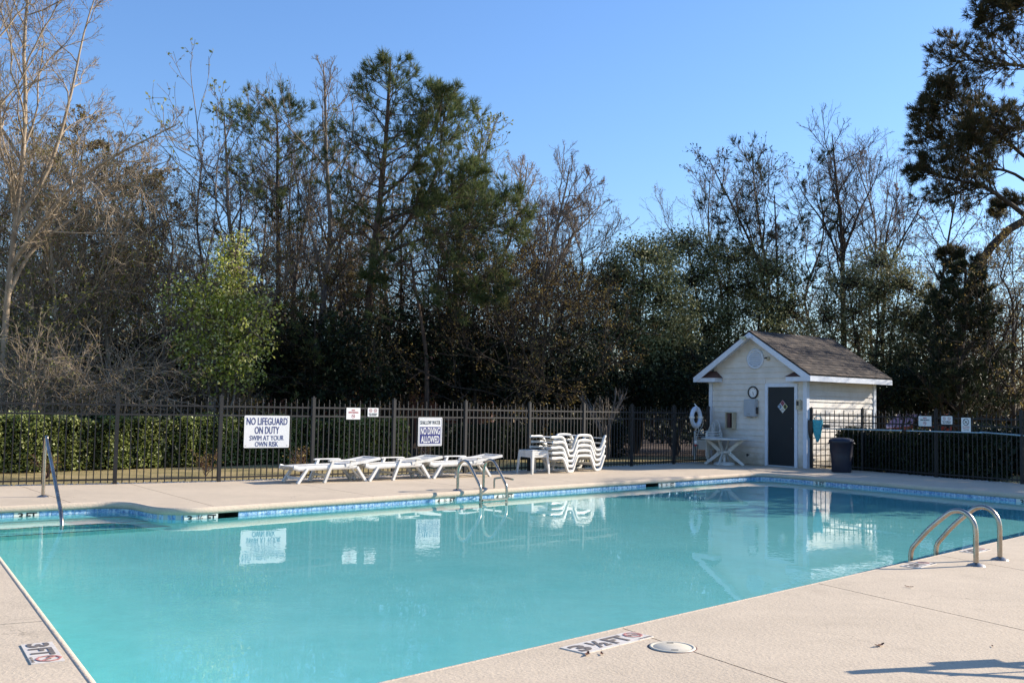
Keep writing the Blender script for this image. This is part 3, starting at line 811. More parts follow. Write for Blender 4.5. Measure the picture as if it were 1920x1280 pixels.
# gravel edging behind the fence foot
rg = np.random.default_rng(3)
def pebbles(pts, name, off0, off1, dens):
    P0 = np.array(pts); V = []; F = []; cnt = 0
    base = np.array([[1, 0, 0], [0, 1, 0], [-1, 0, 0], [0, -1, 0], [0, 0, 1], [0, 0, -1]], float)
    tri = np.array([[0, 1, 4], [1, 2, 4], [2, 3, 4], [3, 0, 4], [1, 0, 5], [2, 1, 5], [3, 2, 5], [0, 3, 5]])
    for i in range(len(P0) - 1):
        a, b = P0[i], P0[i + 1]; L = np.linalg.norm(b - a); n = int(L * dens); d = (b - a) / L; nr = np.array([-d[1], d[0]])
        t = rg.random(n)[:, None]; o = (off0 + (off1 - off0) * rg.random(n))[:, None]
        c = a + (b - a) * t + nr * o
        sz = rg.uniform(0.012, 0.035, (n, 1, 3)) * np.array([1, 1, .6]); an = rg.random(n) * 6.3
        vv = base[None] * sz; ca, sa = np.cos(an)[:, None], np.sin(an)[:, None]
        x = vv[..., 0] * ca - vv[..., 1] * sa; y = vv[..., 0] * sa + vv[..., 1] * ca
        w = np.stack([x + c[:, None, 0], y + c[:, None, 1], vv[..., 2] - 0.035 + rg.random((n, 1)) * 0.02], -1)
        V.append(w.reshape(-1, 3)); F.append((tri[None] + (np.arange(n) * 6)[:, None, None] + cnt).reshape(-1, 3)); cnt += n * 6
    return link(name, np_mesh(name, np.concatenate(V), np.concatenate(F), M['pebble']))
tag(pebbles(FL, 'gravel', 0.02, 0.38, 420), 'pale loose pebbles in a strip behind the left fence', 'gravel', kind='stuff')
tag(pebbles(FR, 'gravel', 0.02, 0.30, 300), 'pale loose pebbles along the foot of the right fence', 'gravel', kind='stuff')
# ------------------------------------------------------------------ pump shed
RZ = math.atan2(-0.768, 0.641)
SHED = Matrix.Translation((5.47, 28.21, 0)) @ Matrix.Rotation(RZ, 4, 'Z')
SINV = SHED.inverted()
shed = empty('pool_shed', matrix=SHED)
tag(shed, 'small cream clapboard shed with brown shingle gable roof and dark door', 'shed')
W_, D_ = 3.09, 3.20
def sp(u, v, y=0.0):
    """local x,z of the shed front seen at a pixel"""
    o = SINV @ Vector((0, 0, CZ)); d = SINV.to_3x3() @ Vector(_ray(u, v)); t = (y - o.y) / d.y; p = o + d * t; return p.x, p.z
ZE, ZR = 2.34, 3.50
SL = (ZR - ZE) / (W_ / 2 + 0.3)
def roof_z(x): return ZR - abs(x - W_ / 2) * SL
dx0, dzt = sp(1440.5, 727); dx1, _ = sp(1490.5, 726)
dzt = 2.04
MB().box(0.012, W_ - 0.012, 0.02, D_ - 0.02, -0.06, 2.3).build('wall_core', M['siding'], shed)
MB().add([(0.012, 0.02, 2.3), (W_ - .012, 0.02, 2.3), (W_ / 2, 0.02, roof_z(W_ / 2) - .05), (0.012, D_ - .02, 2.3), (W_ - .012, D_ - .02, 2.3), (W_ / 2, D_ - .02, roof_z(W_ / 2) - .05)], [(0, 1, 2), (4, 3, 5), (0, 2, 5, 3), (1, 4, 5, 2)]).build('gable_core', M['siding'], shed)
EX = 0.15
def lap(x0, x1, z0, z1, Mx, x0t=None, x1t=None):
    x0t = x0 if x0t is None else x0t; x1t = x1 if x1t is None else x1t
    tb, tt = 0.020, 0.006
    vs = [(x0, 0.02, z0), (x1, 0.02, z0), (x1t, 0.02, z1), (x0t, 0.02, z1), (x0, -tb + .02 - .008, z0), (x1, -tb + .02 - .008, z0), (x1t, -tt + .02, z1), (x0t, -tt + .02, z1)]
    mb = MB().add([Mx @ Vector(p) for p in vs], [(4, 5, 6, 7), (4, 0, 1, 5), (0, 4, 7, 3), (5, 1, 2, 6), (7, 6, 2, 3)])
    mb.build('siding_board', M['siding'], shed)
I4 = Matrix.Identity(4)
RIGHT = Matrix.Translation((W_, 0, 0)) @ Matrix.Rotation(math.pi / 2, 4, 'Z')
LEFT = Matrix.Translation((0, D_, 0)) @ Matrix.Rotation(-math.pi / 2, 4, 'Z')
BACK = Matrix.Translation((W_, D_, 0)) @ Matrix.Rotation(math.pi, 4, 'Z')
z = 0.02
while z < ZR - 0.2:
    z1 = z + EX
    def span(zz): return max(0.10, W_ / 2 - (ZR - 0.06 - zz) / SL), min(W_ - 0.10, W_ / 2 + (ZR - 0.06 - zz) / SL)
    a0, a1 = span(z); b0, b1 = span(z1)
    if z1 > ZR - 0.07: b0 = b1 = W_ / 2
    if z < dzt + 0.09:
        lap(a0, dx0 - 0.09, z, min(z1, 9), I4); lap(dx1 + 0.09, a1, z, z1, I4)
    else: lap(a0, a1, z, z1, I4, b0, b1)
    lap(a0, a1, z, z1, BACK, b0, b1)
    if z1 < 2.32: lap(0.08, D_ - 0.08, z, z1, RIGHT); lap(0.08, D_ - 0.08, z, z1, LEFT)
    z = z1
for (x, y) in ((0, 0), (W_, 0), (0, D_), (W_, D_)):
    sx = 1 if x == 0 else -1; sy = 1 if y == 0 else -1
    MB().box(min(x - sx * .018, x + sx * .095), max(x - sx * .018, x + sx * .095), min(y - sy * .020, y + sy * .095), max(y - sy * .020, y + sy * .095), -0.02, 2.24).build('corner_board', M['white_paint'], shed)
# door
mb = MB(); mb.box(dx0 - .085, dx0, -0.03, 0.03, 0.0, dzt + .085); mb.box(dx1, dx1 + .085, -0.03, 0.03, 0.0, dzt + .085); mb.box(dx0, dx1, -0.029, 0.03, dzt, dzt + .085)
mb.build('door_frame', M['white_paint'], shed)
door = MB().box(dx0 + .003, dx1 - .003, 0.0, 0.018, 0.03, dzt - .003).build('door', M['door'], shed)
MB().box(dx0, dx1, -0.06, 0.02, 0.0, 0.028).build('threshold', M['grey_box'], shed)
MB().tube([(dx1 - .07, 0.0, .98), (dx1 - .07, -0.05, .98)], 0.012).build('handle', M['steel'], door)
mb = MB()
for hz in (.3, 1.05, 1.8): mb.box(dx0 - .006, dx0 + .012, -0.012, 0.0, hz, hz + .1)
mb.build('hinge', M['steel'], door)
cx_, cz_ = sp(1467.5, 762)
hd = 0.165
def diamond(cx, cz, s, y0, y1):
    return [(cx, cz + s), (cx + s * .93, cz), (cx, cz - s), (cx - s * .93, cz)]
XZ = Matrix.Rotation(math.pi / 2, 4, 'X')      # prism XY -> wall plane, thickness towards -y
def wprism(pts, y0, y1): return MB().prism(pts, y0, y1, XZ)
placard = wprism(diamond(cx_, cz_, hd, 0, 0), 0.0, 0.004).build('hazard_placard', M['sign_white'], door)
q = hd / 2
mats4 = [simple('placard_red', (0.34, 0.08, 0.12)), simple('placard_yellow', (0.42, 0.42, 0.05)), simple('placard_pale', (0.62, 0.62, 0.56)), simple('placard_blue', (0.30, 0.42, 0.55))]
for (ox, oz), m_, t in (((0, q), mats4[0], '0'), ((q * .93, 0), mats4[1], '1'), ((0, -q), mats4[2], 'OX'), ((-q * .93, 0), mats4[3], '3')):
    wprism(diamond(cx_ + ox, cz_ + oz, q * .92, 0, 0), 0.004, 0.0055).build('placard_field', m_, placard)
    o = put_text(t, q * (.75 if len(t) == 1 else 1.0), q * (1.1 if len(t) == 1 else .45), M['black_print'], placard, cx_ + ox, -0.0065, cz_ + oz); o.rotation_euler = (math.pi / 2, 0, 0)
# roof
OVX, OVY = 0.30, 0.30
y0r, y1r = -OVY, D_ + OVY
def roof_slab(side):
    xr, xe = W_ / 2, (-OVX if side < 0 else W_ + OVX)
    return MB().add([(xr, y0r, ZR), (xe, y0r, ZE), (xe, y1r, ZE), (xr, y1r, ZR), (xr, y0r, ZR - .03), (xe, y0r, ZE - .03), (xe, y1r, ZE - .03), (xr, y1r, ZR - .03)],
                    [(0, 1, 2, 3), (4, 7, 6, 5), (0, 4, 5, 1), (1, 5, 6, 2), (2, 6, 7, 3)])
roof = roof_slab(-1).build('roof', M['dark'], shed); roof_slab(1).build('roof', M['dark'], shed)
rr = random.Random(8)
for side in (-1, 1):
    mb = MB(); xe = -OVX - 0.02 if side < 0 else W_ + OVX + 0.02
    Ls = math.hypot(abs(xe - W_ / 2), ZR - ZE); rows = 16; U = Vector((W_ / 2 - xe, 0, ZR - ZE + .01)); U.normalize(); N = Vector((U.z * (1 if side > 0 else -1), 0, abs(U.x)))
    base = Vector((xe, 0, ZE + .002))
    for k in range(rows):
        a = Ls * k / rows; y = y0r - 0.02 - rr.random() * .15
        while y < y1r + 0.02:
            wd = rr.choice((.12, .16, .2, .26)); ya, yb = max(y, y0r - .02), min(y + wd - .006, y1r + .02); y += wd
            if yb - ya < .02: continue
            lift = 0.010 + rr.random() * 0.006
            p = [base + U * a + Vector((0, ya, 0)) + N * lift, base + U * a + Vector((0, yb, 0)) + N * lift, base + U * (a + Ls / rows + .02) + Vector((0, yb, 0)) + N * .003, base + U * (a + Ls / rows + .02) + Vector((0, ya, 0)) + N * .003]
            b = [q_ - N * (lift + .002) for q_ in p[:2]]
            mb.add(p + b, [(0, 1, 2, 3), (4, 5, 1, 0)])
    o = mb.build('shingles', M['shingle'], shed); tag(o, kind='stuff')
mb = MB(); y = y0r - .02; 
while y < y1r:
    y2 = min(y + .2, y1r + .02)
    for s in (-1, 1): mb.add([(W_ / 2, y, ZR + .03), (W_ / 2, y2, ZR + .022), (W_ / 2 + s * .14, y2, ZR - .075), (W_ / 2 + s * .14, y, ZR - .065)], [(0, 1, 2, 3)])
    y = y2
o = mb.build('ridge_cap', M['shingle'], shed)
# fascia, rakes, soffits
for xs in (-OVX, W_ + OVX):
    MB().box(min(xs, xs - .022 if xs < 0 else xs + .022), max(xs, xs - .022 if xs < 0 else xs + .022), y0r + .0, y1r, ZE - .165, ZE - .032).build('fascia', M['white_paint'], shed)
    MB().box(min(xs, 0) if xs < 0 else W_, max(xs, 0) if xs < 0 else xs, y0r + .024, y1r - .024, ZE - .150, ZE - .135).build('soffit', M['white_paint'], shed)
for yy in (y0r, y1r):
    yb = yy - .022 if yy < 0 else yy + .022
    for s in (-1, 1):
        xe = -OVX - .022 if s < 0 else W_ + OVX + .022
        pts = [(W_ / 2, ZR - .032), (xe, ZE - .045), (xe, ZE - .165), (xe + (-s) * .10, ZE - .165), (W_ / 2, ZR - .165)]
        vs = [(x, min(yy, yb), z_) for x, z_ in pts] + [(x, max(yy, yb), z_) for x, z_ in pts]; n = 5
        MB().add(vs, [tuple(range(n)), tuple(range(n, 2 * n))[::-1]] + [(i, n + i, n + (i + 1) % n, (i + 1) % n) for i in range(n)]).build('rake_board', M['white_paint'], shed)
    for s in (-1, 1):
        xe = -OVX if s < 0 else W_ + OVX
        a, b = (yy + .01, 0.02) if yy < 0 else (D_ - .02, yy - .01)
        MB().add([(W_ / 2, a, ZR - .075), (xe, a, ZE - .075), (xe, b, ZE - .075), (W_ / 2, b, ZR - .075)], [(0, 1, 2, 3)]).build('soffit', M['white_paint'], shed)
# cornice returns with their own little roofs
for s in (-1, 1):
    xa, xb = (-OVX, 0.42) if s < 0 else (W_ - 0.42, W_ + OVX)
    ret = MB().box(xa, xb, y0r + .003, -0.004, ZE - .163, ZE - .05).build('cornice_return', M['white_paint'], shed)
    xm = (xa + xb) / 2 + (0.02 if s < 0 else -0.02); o_ = .03
    x_in = xb + o_ if s < 0 else xa - o_; x_out = -OVX + .05 if s < 0 else W_ + OVX - .05
    z0 = ZE - .05; zt = z0 + .19
    MB().add([(x_out, y0r - .012, z0), (x_in, y0r - .012, z0), (x_in, 0.0, z0), (x_out, 0.0, z0), (x_in + s * .22, 0.0, zt), (x_out - s * .15, 0.0, zt - .0)],
             [(0, 1, 4, 5) if s < 0 else (1, 0, 5, 4), (1, 2, 4), (0, 5, 3), (0, 3, 2, 1)]).build('return_roof', M['wood_brown'], ret)
# round louvre vent
vx, vz = sp(1416.8, 672.8)
FRONT = XZ
vent = MB().lathe([(0.27, -0.012), (0.27, 0.03), (0.215, 0.04), (0.21, 0.012)], 40, Matrix.Translation((vx, 0, vz)) @ XZ).build('gable_vent', M['white_paint'], shed)
MB().lathe([(0.0, 0.002), (0.22, 0.002)], 32, Matrix.Translation((vx, 0, vz)) @ XZ).build('vent_back', M['grey_box'], vent)
for k in range(8):
    zz = -0.17 + k * 0.049; hw = math.sqrt(max(0.0, 0.205 ** 2 - zz * zz))
    MB().add([(vx - hw, -0.010, vz + zz + .03), (vx + hw, -0.010, vz + zz + .03), (vx + hw, -0.034, vz + zz - .012), (vx - hw, -0.034, vz + zz - .012), (vx - hw, -0.030, vz + zz - .016), (vx + hw, -0.030, vz + zz - .016)], [(0, 3, 2, 1), (3, 4, 5, 2)]).build('slat', M['white_paint'], vent)
# flood lamp under the apex
lx, lz = W_ / 2, ZR - .17
lamp = MB().box(lx - .08, lx + .06, y0r - .05, y0r - .024, lz - .02, lz + .07).build('flood_lamp_bracket', M['white_paint'], shed)
MB().box(lx - .20, lx - .02, y0r - .16, y0r - .05, lz - .035, lz + .03, None).build('lamp_head', simple('yellowed_lens', (0.50, 0.50, 0.34)), lamp)
MB().box(lx + .01, lx + .13, y0r - .14, y0r - .05, lz - .02, lz + .04).build('lamp_head', M['white_paint'], lamp)
# small camera beside the vent
kx, kz = sp(1441, 672)
c_ = MB().lathe([(0.0, 0.05), (0.05, 0.045), (0.055, 0.0)], 16, Matrix.Translation((kx, -0.005, kz)) @ XZ).build('round_fitting', M['beige_box'], shed)
MB().tube([(kx - .08, -0.07, kz + .01), (kx - .01, -0.05, kz + .02)], 0.02).build('sensor', M['dark'], c_)

def on_wall(name, lab, cat, u, v, y=0.0):
    x, z_ = sp(u, v); r = empty(name, matrix=SHED @ Matrix.Translation((x, y - 0.014, z_)) @ XZ); tag(r, lab, cat); return r
# clock (local: x right, y up, z towards the pool)
r = on_wall('wall_clock', 'round black-rimmed wall clock on the shed left of the door', 'clock', 1412.8, 735.4)
MB().lathe([(0.128, 0.006), (0.135, 0.03), (0.158, 0.03), (0.165, 0.012), (0.165, 0.0)], 40).build('rim', M['dark'], r)
MB().lathe([(0.0, 0.008), (0.132, 0.008)], 40).build('face', M['sign_white'], r)
for k in range(1, 13):
    a = math.radians(90 - 30 * k); put_text(str(k), 0.016 if k < 10 else 0.026, 0.026, M['black_print'], r, 0.104 * math.cos(a), 0.104 * math.sin(a), 0.0095, 0.001, name='numeral')
def hand(L, w, deg, name, zz):
    a = math.radians(90 - deg); MB().beam((-.02 * math.cos(a), -.02 * math.sin(a), zz), (L * math.cos(a), L * math.sin(a), zz), w, .0015).build(name, M['black_print'], r)
hand(0.062, .010, 164, 'hour_hand', .011); hand(0.092, .007, 172, 'minute_hand', .0135)
# electric box
r = on_wall('electric_box', 'grey metal electrical cabinet on the shed under the clock', 'electrical box', 1411, 764.5)
MB().box(-.185, .185, -.225, .225, 0, .12).build('cabinet', M['grey_box'], r, bevel=0.006)
dr = MB().box(-.165, .165, -.205, .205, .121, .132).build('door', M['grey_box'], r, bevel=0.004)
MB().box(.186, .215, -.15, .02, .03, .09).build('switch_arm', M['dark'], r)
put_text('120', .10, .035, M['worn_print'], r, -.02, -.16, .1345, .001)
MB().tube([(0, -.225, .05), (0, -.26, .05)], .02).build('conduit', M['grey_box'], r)
# phone cubby
r = on_wall('phone_box', 'beige open-fronted emergency phone box on the shed above the chairs', 'phone box', 1374, 788)
mb = MB(); mb.box(-.125, -.105, -.225, .225, 0, .16); mb.box(.105, .125, -.225, .225, 0, .16); mb.box(-.105, .105, .205, .225, 0, .16); mb.box(-.105, .105, -.225, -.205, 0, .16); mb.box(-.105, .105, -.205, .205, 0, .012)
mb.build('housing', M['beige_box'], r)
MB().box(-.095, .0, -.19, .19, .02, .10).build('phone', M['wood_brown'], r); MB().box(.03, .07, -.15, .12, .02, .07).build('handset', M['dark'], r)
r = on_wall('water_tap', 'small dark tap low on the shed wall right of the table', 'tap', 1405, 852)
mb = MB(); mb.tube([(0, 0, 0), (0, 0, .07), (0, -.05, .09)], .013); mb.build('spout', M['dark'], r); MB().lathe([(0.0, .075), (.03, .075), (.03, .085), (0, .085)], 10, Matrix.Translation((0, .0, 0))).build('wheel', M['dark'], r)
r = on_wall('lock_box', 'small beige and black lock box right of the shed door', 'lock box', 1500.5, 758.5, -0.01)
MB().box(-.05, .05, -.125, .125, 0, .09).build('housing', M['beige_box'], r); MB().box(-.03, .03, -.02, .09, .091, .10).build('reader', M['dark'], r)

# ------------------------------------------------------------------ furniture
def lounger():
    r = empty('sun_lounger', (0, 0, 0)); Wd = 0.56; m = M['resin']
    for y in (0.03, Wd - 0.03):
        mb = MB(); mb.tube([(0.32, y, .285), (.36, y, .275), (.42, y, .255), (.52, y, .262), (.9, y, .268), (1.5, y, .272), (1.60, y, .27)], 0.03, 8, True, (.035, .085)); mb.build('side_rail', m, r)
    slats = MB()
    x = 0.0
    for k in range(11):
        xx = 0.325 + k * 0.0965
        MB().box(xx, xx + .082, 0.045, Wd - .045, .286 - (.004 if k % 2 else 0), .302).build('slat', m, r)
    # raised back
    a = math.radians(8.5); hx, hz = 1.37, .296
    B = Matrix.Translation((hx, 0, hz)) @ Matrix.Rotation(-a, 4, 'Y')
    back = empty('backrest', (0, 0, 0)); back.parent = r
    bb = MB()
    for y in (0.0, Wd - .05): bb.box(0.0, .74, y + .002, y + .048, -.02, .03, B)
    bb.box(.70, .745, 0.05, Wd - .05, -.018, .028, B); bb.box(0.0, .05, 0.05, Wd - .05, -.018, .024, B)
    bb.build('back_frame', m, back)
    for k in range(7):
        q_ = MB(); q_.box(.062 + k * .092, .062 + k * .092 + .074, .052, Wd - .052, 0.0, .014, B); q_.build('slat', m, back)
    for y in (0.02, Wd - .02):
        MB().beam((.40, y, 0), (.58, y, .25), .045, .06, (0, 1, 0)).build('leg', m, r)
        MB().beam((.93, y, 0), (1.10, y, .385), .045, .06, (0, 1, 0)).build('leg', m, r)
        MB().beam((1.80, y, 0), (1.60, y, .27), .045, .06, (0, 1, 0)).build('leg', m, r)
        MB().tube([(1.02, y, .385), (1.06, y, .392), (1.30, y, .392), (1.52, y, .388), (1.56, y, .38)], .02, 8, True, (.065, .028)).build('armrest', m, r)
        MB().beam((1.50, y, .385), (1.44, y, .28), .03, .04, (0, 1, 0)).build('arm_support', m, r)
    for xx, zz in ((.47, .09), (1.0, .13), (1.73, .10)): MB().beam((xx, .04, zz), (xx, Wd - .04, zz), .022, .045).build('crossbar', m, r)
    MB().beam((1.5, .1, .27), (1.72, .1, .06), .03, .045, (0, 1, 0)).build('back_prop', m, r); MB().beam((1.5, Wd - .1, .27), (1.72, Wd - .1, .06), .03, .045, (0, 1, 0)).build('back_prop', m, r)
    return r
LU = Vector((0.756, 0.655, 0)); LN = Vector((-0.655, 0.756, 0)); LA = math.atan2(.655, .756)
l0 = lounger()
specs = [((-3.66, 17.98), 'white resin lounger under the big lifeguard sign, leftmost of the row of three'), ((-2.53, 18.89), 'white resin lounger under the small fence signs, middle of the row of three'),
         ((-1.44, 19.86), 'white resin lounger behind the far ladder, rightmost of the row of three'), (None, 'white resin lounger on the deck beyond the right picture edge')]
for i, (p, lab) in enumerate(specs):
    o = l0 if i == 0 else copy_tree(l0)
    if p is not None:
        o.location = Vector((*p, 0)) - LU * .43; o.rotation_euler = (0, 0, LA + (0, .03, -.02, 0)[i])
    else: o.location = (9.5, 8.4, 0); o.rotation_euler = (0, 0, math.radians(230))
    tag(o, lab, 'sun lounger', 'white resin loungers on the deck')

# bench added out of view, its parts shaped to cast the bottom right shadow
r = empty('shadow_bench', (3.42, 6.22, 0), math.atan2(.26, 1.05)); tag(r, 'unseen bench added beyond the right picture edge, shaped to cast the shadow on the near deck', 'bench'); m = M['steel']
MB().box(-.05, 1.75, -.035, .035, .70, .76).build('top_rail', m, r)
MB().box(.58, 1.0, -.03, .13, .765, .785).build('arm_board', m, r); MB().box(.95, 1.75, -.26, -.12, .55, .575).build('seat_board', m, r)
for x0 in (.02, .62, 1.2): MB().tube(smooth_path([(x0 + .1, 0, .70), (x0 + .22, -.12, .66), (x0 + .42, -.30, .58), (x0 + .66, -.62, .50)], 4), .022, 8).build('cross_arm', m, r)
for y0, x0 in ((-.20, .05), (-.42, .35), (-.60, .6)): MB().tube([(x0, y0, .60 + y0 * .2), (1.75, y0, .60 + y0 * .2)], .010, 6).build('rod', m, r)
for x0, y0 in ((.9, .0), (1.7, .0), (1.1, -.62), (1.7, -.62)): MB().tube([(x0, y0, 0), (x0, y0, .70 if y0 == 0 else .50)], .02, 8).build('leg', m, r)

# stack of sinuous chaises
def chaise():
    r = empty('stacking_chaise', (0, 0, 0)); m = M['resin']; Wd = .62
    prof = [(-.62, .30), (-.5, .295), (-.32, .30), (-.2, .27), (-.10, .12), (-.045, .015), (.0, .0), (.10, .0), (.15, .03), (.22, .17), (.29, .29), (.36, .325), (.50, .33), (.70, .325), (.80, .30), (.88, .18), (.96, .035), (1.02, .0), (1.13, .0), (1.20, .035), (1.28, .17), (1.34, .28), (1.38, .30)]
    for y in (0.03, Wd - .03):
        MB().tube(smooth_path([(x, y, z + .028) for x, z in prof], 3), .02, 8, True, (.05, .058)).build('side_frame', m, r)
    for k in range(5): MB().box(-.60 + k * .085, -.60 + k * .085 + .065, .05, Wd - .05, .318, .332).build('slat', m, r)
    for x, z in ((.34, .352), (.44, .357), (.54, .358), (.64, .356), (.74, .348)): MB().box(x, x + .075, .05, Wd - .05, z - .012, z).build('slat', m, r)
    for x, z in ((-.16, .22), (.19, .14), (.90, .15), (1.24, .14), (1.31, .26)): MB().beam((x, .05, z + .028), (x, Wd - .05, z + .028), .05, .02).build('slat', m, r)
    for x in (.05, 1.075): MB().beam((x, .05, .03), (x, Wd - .05, .03), .06, .03).build('foot_bar', m, r)
    return r
c0 = chaise(); CA = math.atan2(.77, .64)
for k in range(5):
    o = c0 if k == 0 else copy_tree(c0)
    o.location = (1.30 + (.012 * k, 0.0, -.01, .015, -.008)[k] , 22.35 + .01 * k, 0.112 * k); o.rotation_euler = (0, 0, CA + (0, .015, -.012, .01, -.02)[k])
    tag(o, ['white sinuous chaise at the bottom of the stack, feet on the deck', 'second white sinuous chaise from the bottom of the stack', 'middle white sinuous chaise of the stack of five', 'fourth white sinuous chaise up, just under the topmost', 'topmost white sinuous chaise of the stack'][k], 'chaise', 'stack of white chaises left of the shed')
def side_table():
    r = empty('side_table', (0, 0, 0)); m = M['resin']; s = .225
    MB().box(-s, s, -s, s, .425, .448).build('table_top', m, r, bevel=.008)
    ap = MB()
    for a in range(4): ap.box(-s + .01, s - .01, -s + .004, -s + .016, .375, .425, Matrix.Rotation(a * math.pi / 2, 4, 'Z'))
    ap.build('apron', m, r)
    for a in range(4):
        R_ = Matrix.Rotation(a * math.pi / 2, 4, 'Z')
        vs = [(-s, -s, .425), (-s + .06, -s, .425), (-s + .06, -s + .012, .425), (-s + .012, -s + .06, .425), (-s, -s + .06, .425), (-s - .03, -s - .03, 0), (-s + .01, -s - .03, 0), (-s + .01, -s - .018, 0), (-s - .018, -s + .01, 0), (-s - .03, -s + .01, 0)]
        MB().add([R_ @ Vector(v) for v in vs], [(0, 1, 2, 3, 4), (9, 8, 7, 6, 5)] + [(i, 5 + i, 5 + (i + 1) % 5, (i + 1) % 5) for i in range(5)]).build('leg', m, r)
    return r
t0 = side_table()
for k in range(3):
    o = t0 if k == 0 else copy_tree(t0); o.location = (.50, 22.0, 0.042 * k - 0.0); o.rotation_euler = (0, 0, math.radians(40))
    o.scale = (1, 1, .93)
    tag(o, ['lowest of the three nested white side tables by the chaise stack', 'middle one of the three nested white side tables', 'top one of the three nested white side tables'][k], 'side table', 'nested white side tables')

# round table
r = empty('patio_table', matrix=SHED @ Matrix.Translation((1.12, -0.78, 0))); tag(r, 'round white resin patio table with curved legs in front of the shed', 'table'); m = M['resin']
MB().lathe([(0.0, .692), (.57, .692), (.60, .686), (.605, .672), (.60, .655), (.575, .650), (.57, .668), (0, .668)], 48).build('table_top', m, r)
for k in range(4):
    a = math.radians(22 + 90 * k); c, s = math.cos(a), math.sin(a)
    pr = [(.50, .655, .03), (.36, .56, .05), (.20, .42, .055), (.13, .335, .06), (.20, .25, .055), (.36, .12, .045), (.52, .0, .035)]
    pts = smooth_path([(c * q_[0], s * q_[0], q_[1]) for q_ in pr], 4)
    mb = MB()
    vs = []; n = len(pts); side = Vector((-s, c, 0))
    for i, p in enumerate(pts):
        t = (pts[min(i + 1, n - 1)] - pts[max(i - 1, 0)]).normalized(); nr = t.cross(side); w = .032 + .014 * math.sin(math.pi * i / (n - 1))
        vs += [p + side * .016 + nr * w, p - side * .016 + nr * w, p - side * .016 - nr * w, p + side * .016 - nr * w]
    fs = [(4 * i + j, 4 * i + (j + 1) % 4, 4 * i + 4 + (j + 1) % 4, 4 * i + 4 + j) for i in range(n - 1) for j in range(4)] + [(0, 3, 2, 1), (4 * n - 4, 4 * n - 3, 4 * n - 2, 4 * n - 1)]
    mb.add(vs, fs, False); mb.build('leg', m, r)
MB().lathe([(.10, .30), (.16, .30), (.16, .36), (.10, .36), (.10, .30)], 24).build('hub', m, r)
r = empty('umbrella_base', matrix=SHED @ Matrix.Translation((1.12, -0.78, 0))); tag(r, 'round white umbrella base with short pole under the patio table', 'umbrella base')
MB().lathe([(0.0, .075), (.20, .07), (.26, .055), (.27, .045), (.255, .04), (.27, .03), (.275, .0)], 36).build('foot', M['resin'], r)
MB().tube([(0, 0, .07), (0, 0, .29)], .035, 14).build('pole_socket', M['resin'], r)
# monobloc chairs
def chair():
    r = empty('fan_back_chair', (0, 0, 0)); m = M['resin']     # faces +x
    MB().tube(smooth_path([(-.20, y, .41) for y in (-.21, 0, .21)], 2), .012, 6, True, (.03, .02)).build('seat_rim', m, r)
    mb = MB()
    for k in range(7): mb.box(-.19 + k * .062, -.19 + k * .062 + .05, -.22, .22, .40 + (.008 if k == 6 else 0), .412 + (.008 if k == 6 else 0))
    mb.box(-.20, .25, -.235, -.215, .36, .412); mb.box(-.20, .25, .215, .235, .36, .412); mb.box(.235, .255, -.235, .235, .36, .42); mb.build('seat', m, r)
    for y in (-.235, .235):
        s = 1 if y > 0 else -1
        MB().tube([(.24, y, .62), (.25, y + s * .01, .40), (.27, y + s * .02, .0)], [.028, .026, .018], 8, True).build('leg', m, r)
        MB().tube([(-.20, y * .95, .40), (-.24, y, .2), (-.30, y + s * .01, .0)], [.026, .024, .018], 8, True).build('leg', m, r)
        MB().tube(smooth_path([(-.25, y * 1.0, .66), (-.15, y * 1.06, .64), (.05, y * 1.06, .635), (.22, y * 1.03, .635), (.25, y, .60)], 4), .02, 8, True, (.05, .024)).build('armrest', m, r)
    arc_ = [(-.22 - .10 * t_, .235 * math.cos(a) * (1.0), .52 + .42 * math.sin(a)) for a, t_ in [(math.pi * i / 12, math.sin(math.pi * i / 12)) for i in range(13)]]
    arc_ = [(-.20, .20, .40)] + arc_ + [(-.20, -.20, .40)]
    MB().tube(arc_, .016, 8, True, (.035, .022)).build('back_rim', m, r)
    for k in range(8):
        f = (k - 3.5) / 3.5; y0, y1 = f * .10, f * .215; z1 = .52 + .42 * math.sqrt(max(0, 1 - (y1 / .24) ** 2)) - .01
        MB().tube([(-.215, y0, .44), (-.25, (y0 + y1) / 2, (.44 + z1) / 2), (-.22 - .10 * (z1 - .52) / .42, y1, z1)], .01, 6, True, (.032, .012)).build('back_slat', m, r)
    MB().box(-.225, -.20, -.13, .13, .42, .48).build('back_panel', m, r)
    return r
ch = chair()
for k in range(4):
    o = ch if k == 0 else copy_tree(ch)
    mm = SHED @ Matrix.Translation((.33, -.42 - .03 * k, .065 * k)) @ Matrix.Rotation(math.radians(-98), 4, 'Z')
    o.location = mm.translation; o.rotation_euler = mm.to_euler()
    tag(o, ['lowest white fan-back chair of the stack by the shed corner', 'second white fan-back chair from the bottom of the stack', 'third white fan-back chair from the bottom of the stack', 'topmost white fan-back chair of the stack by the shed corner'][k], 'chair', 'stacked fan-back chairs at the shed')

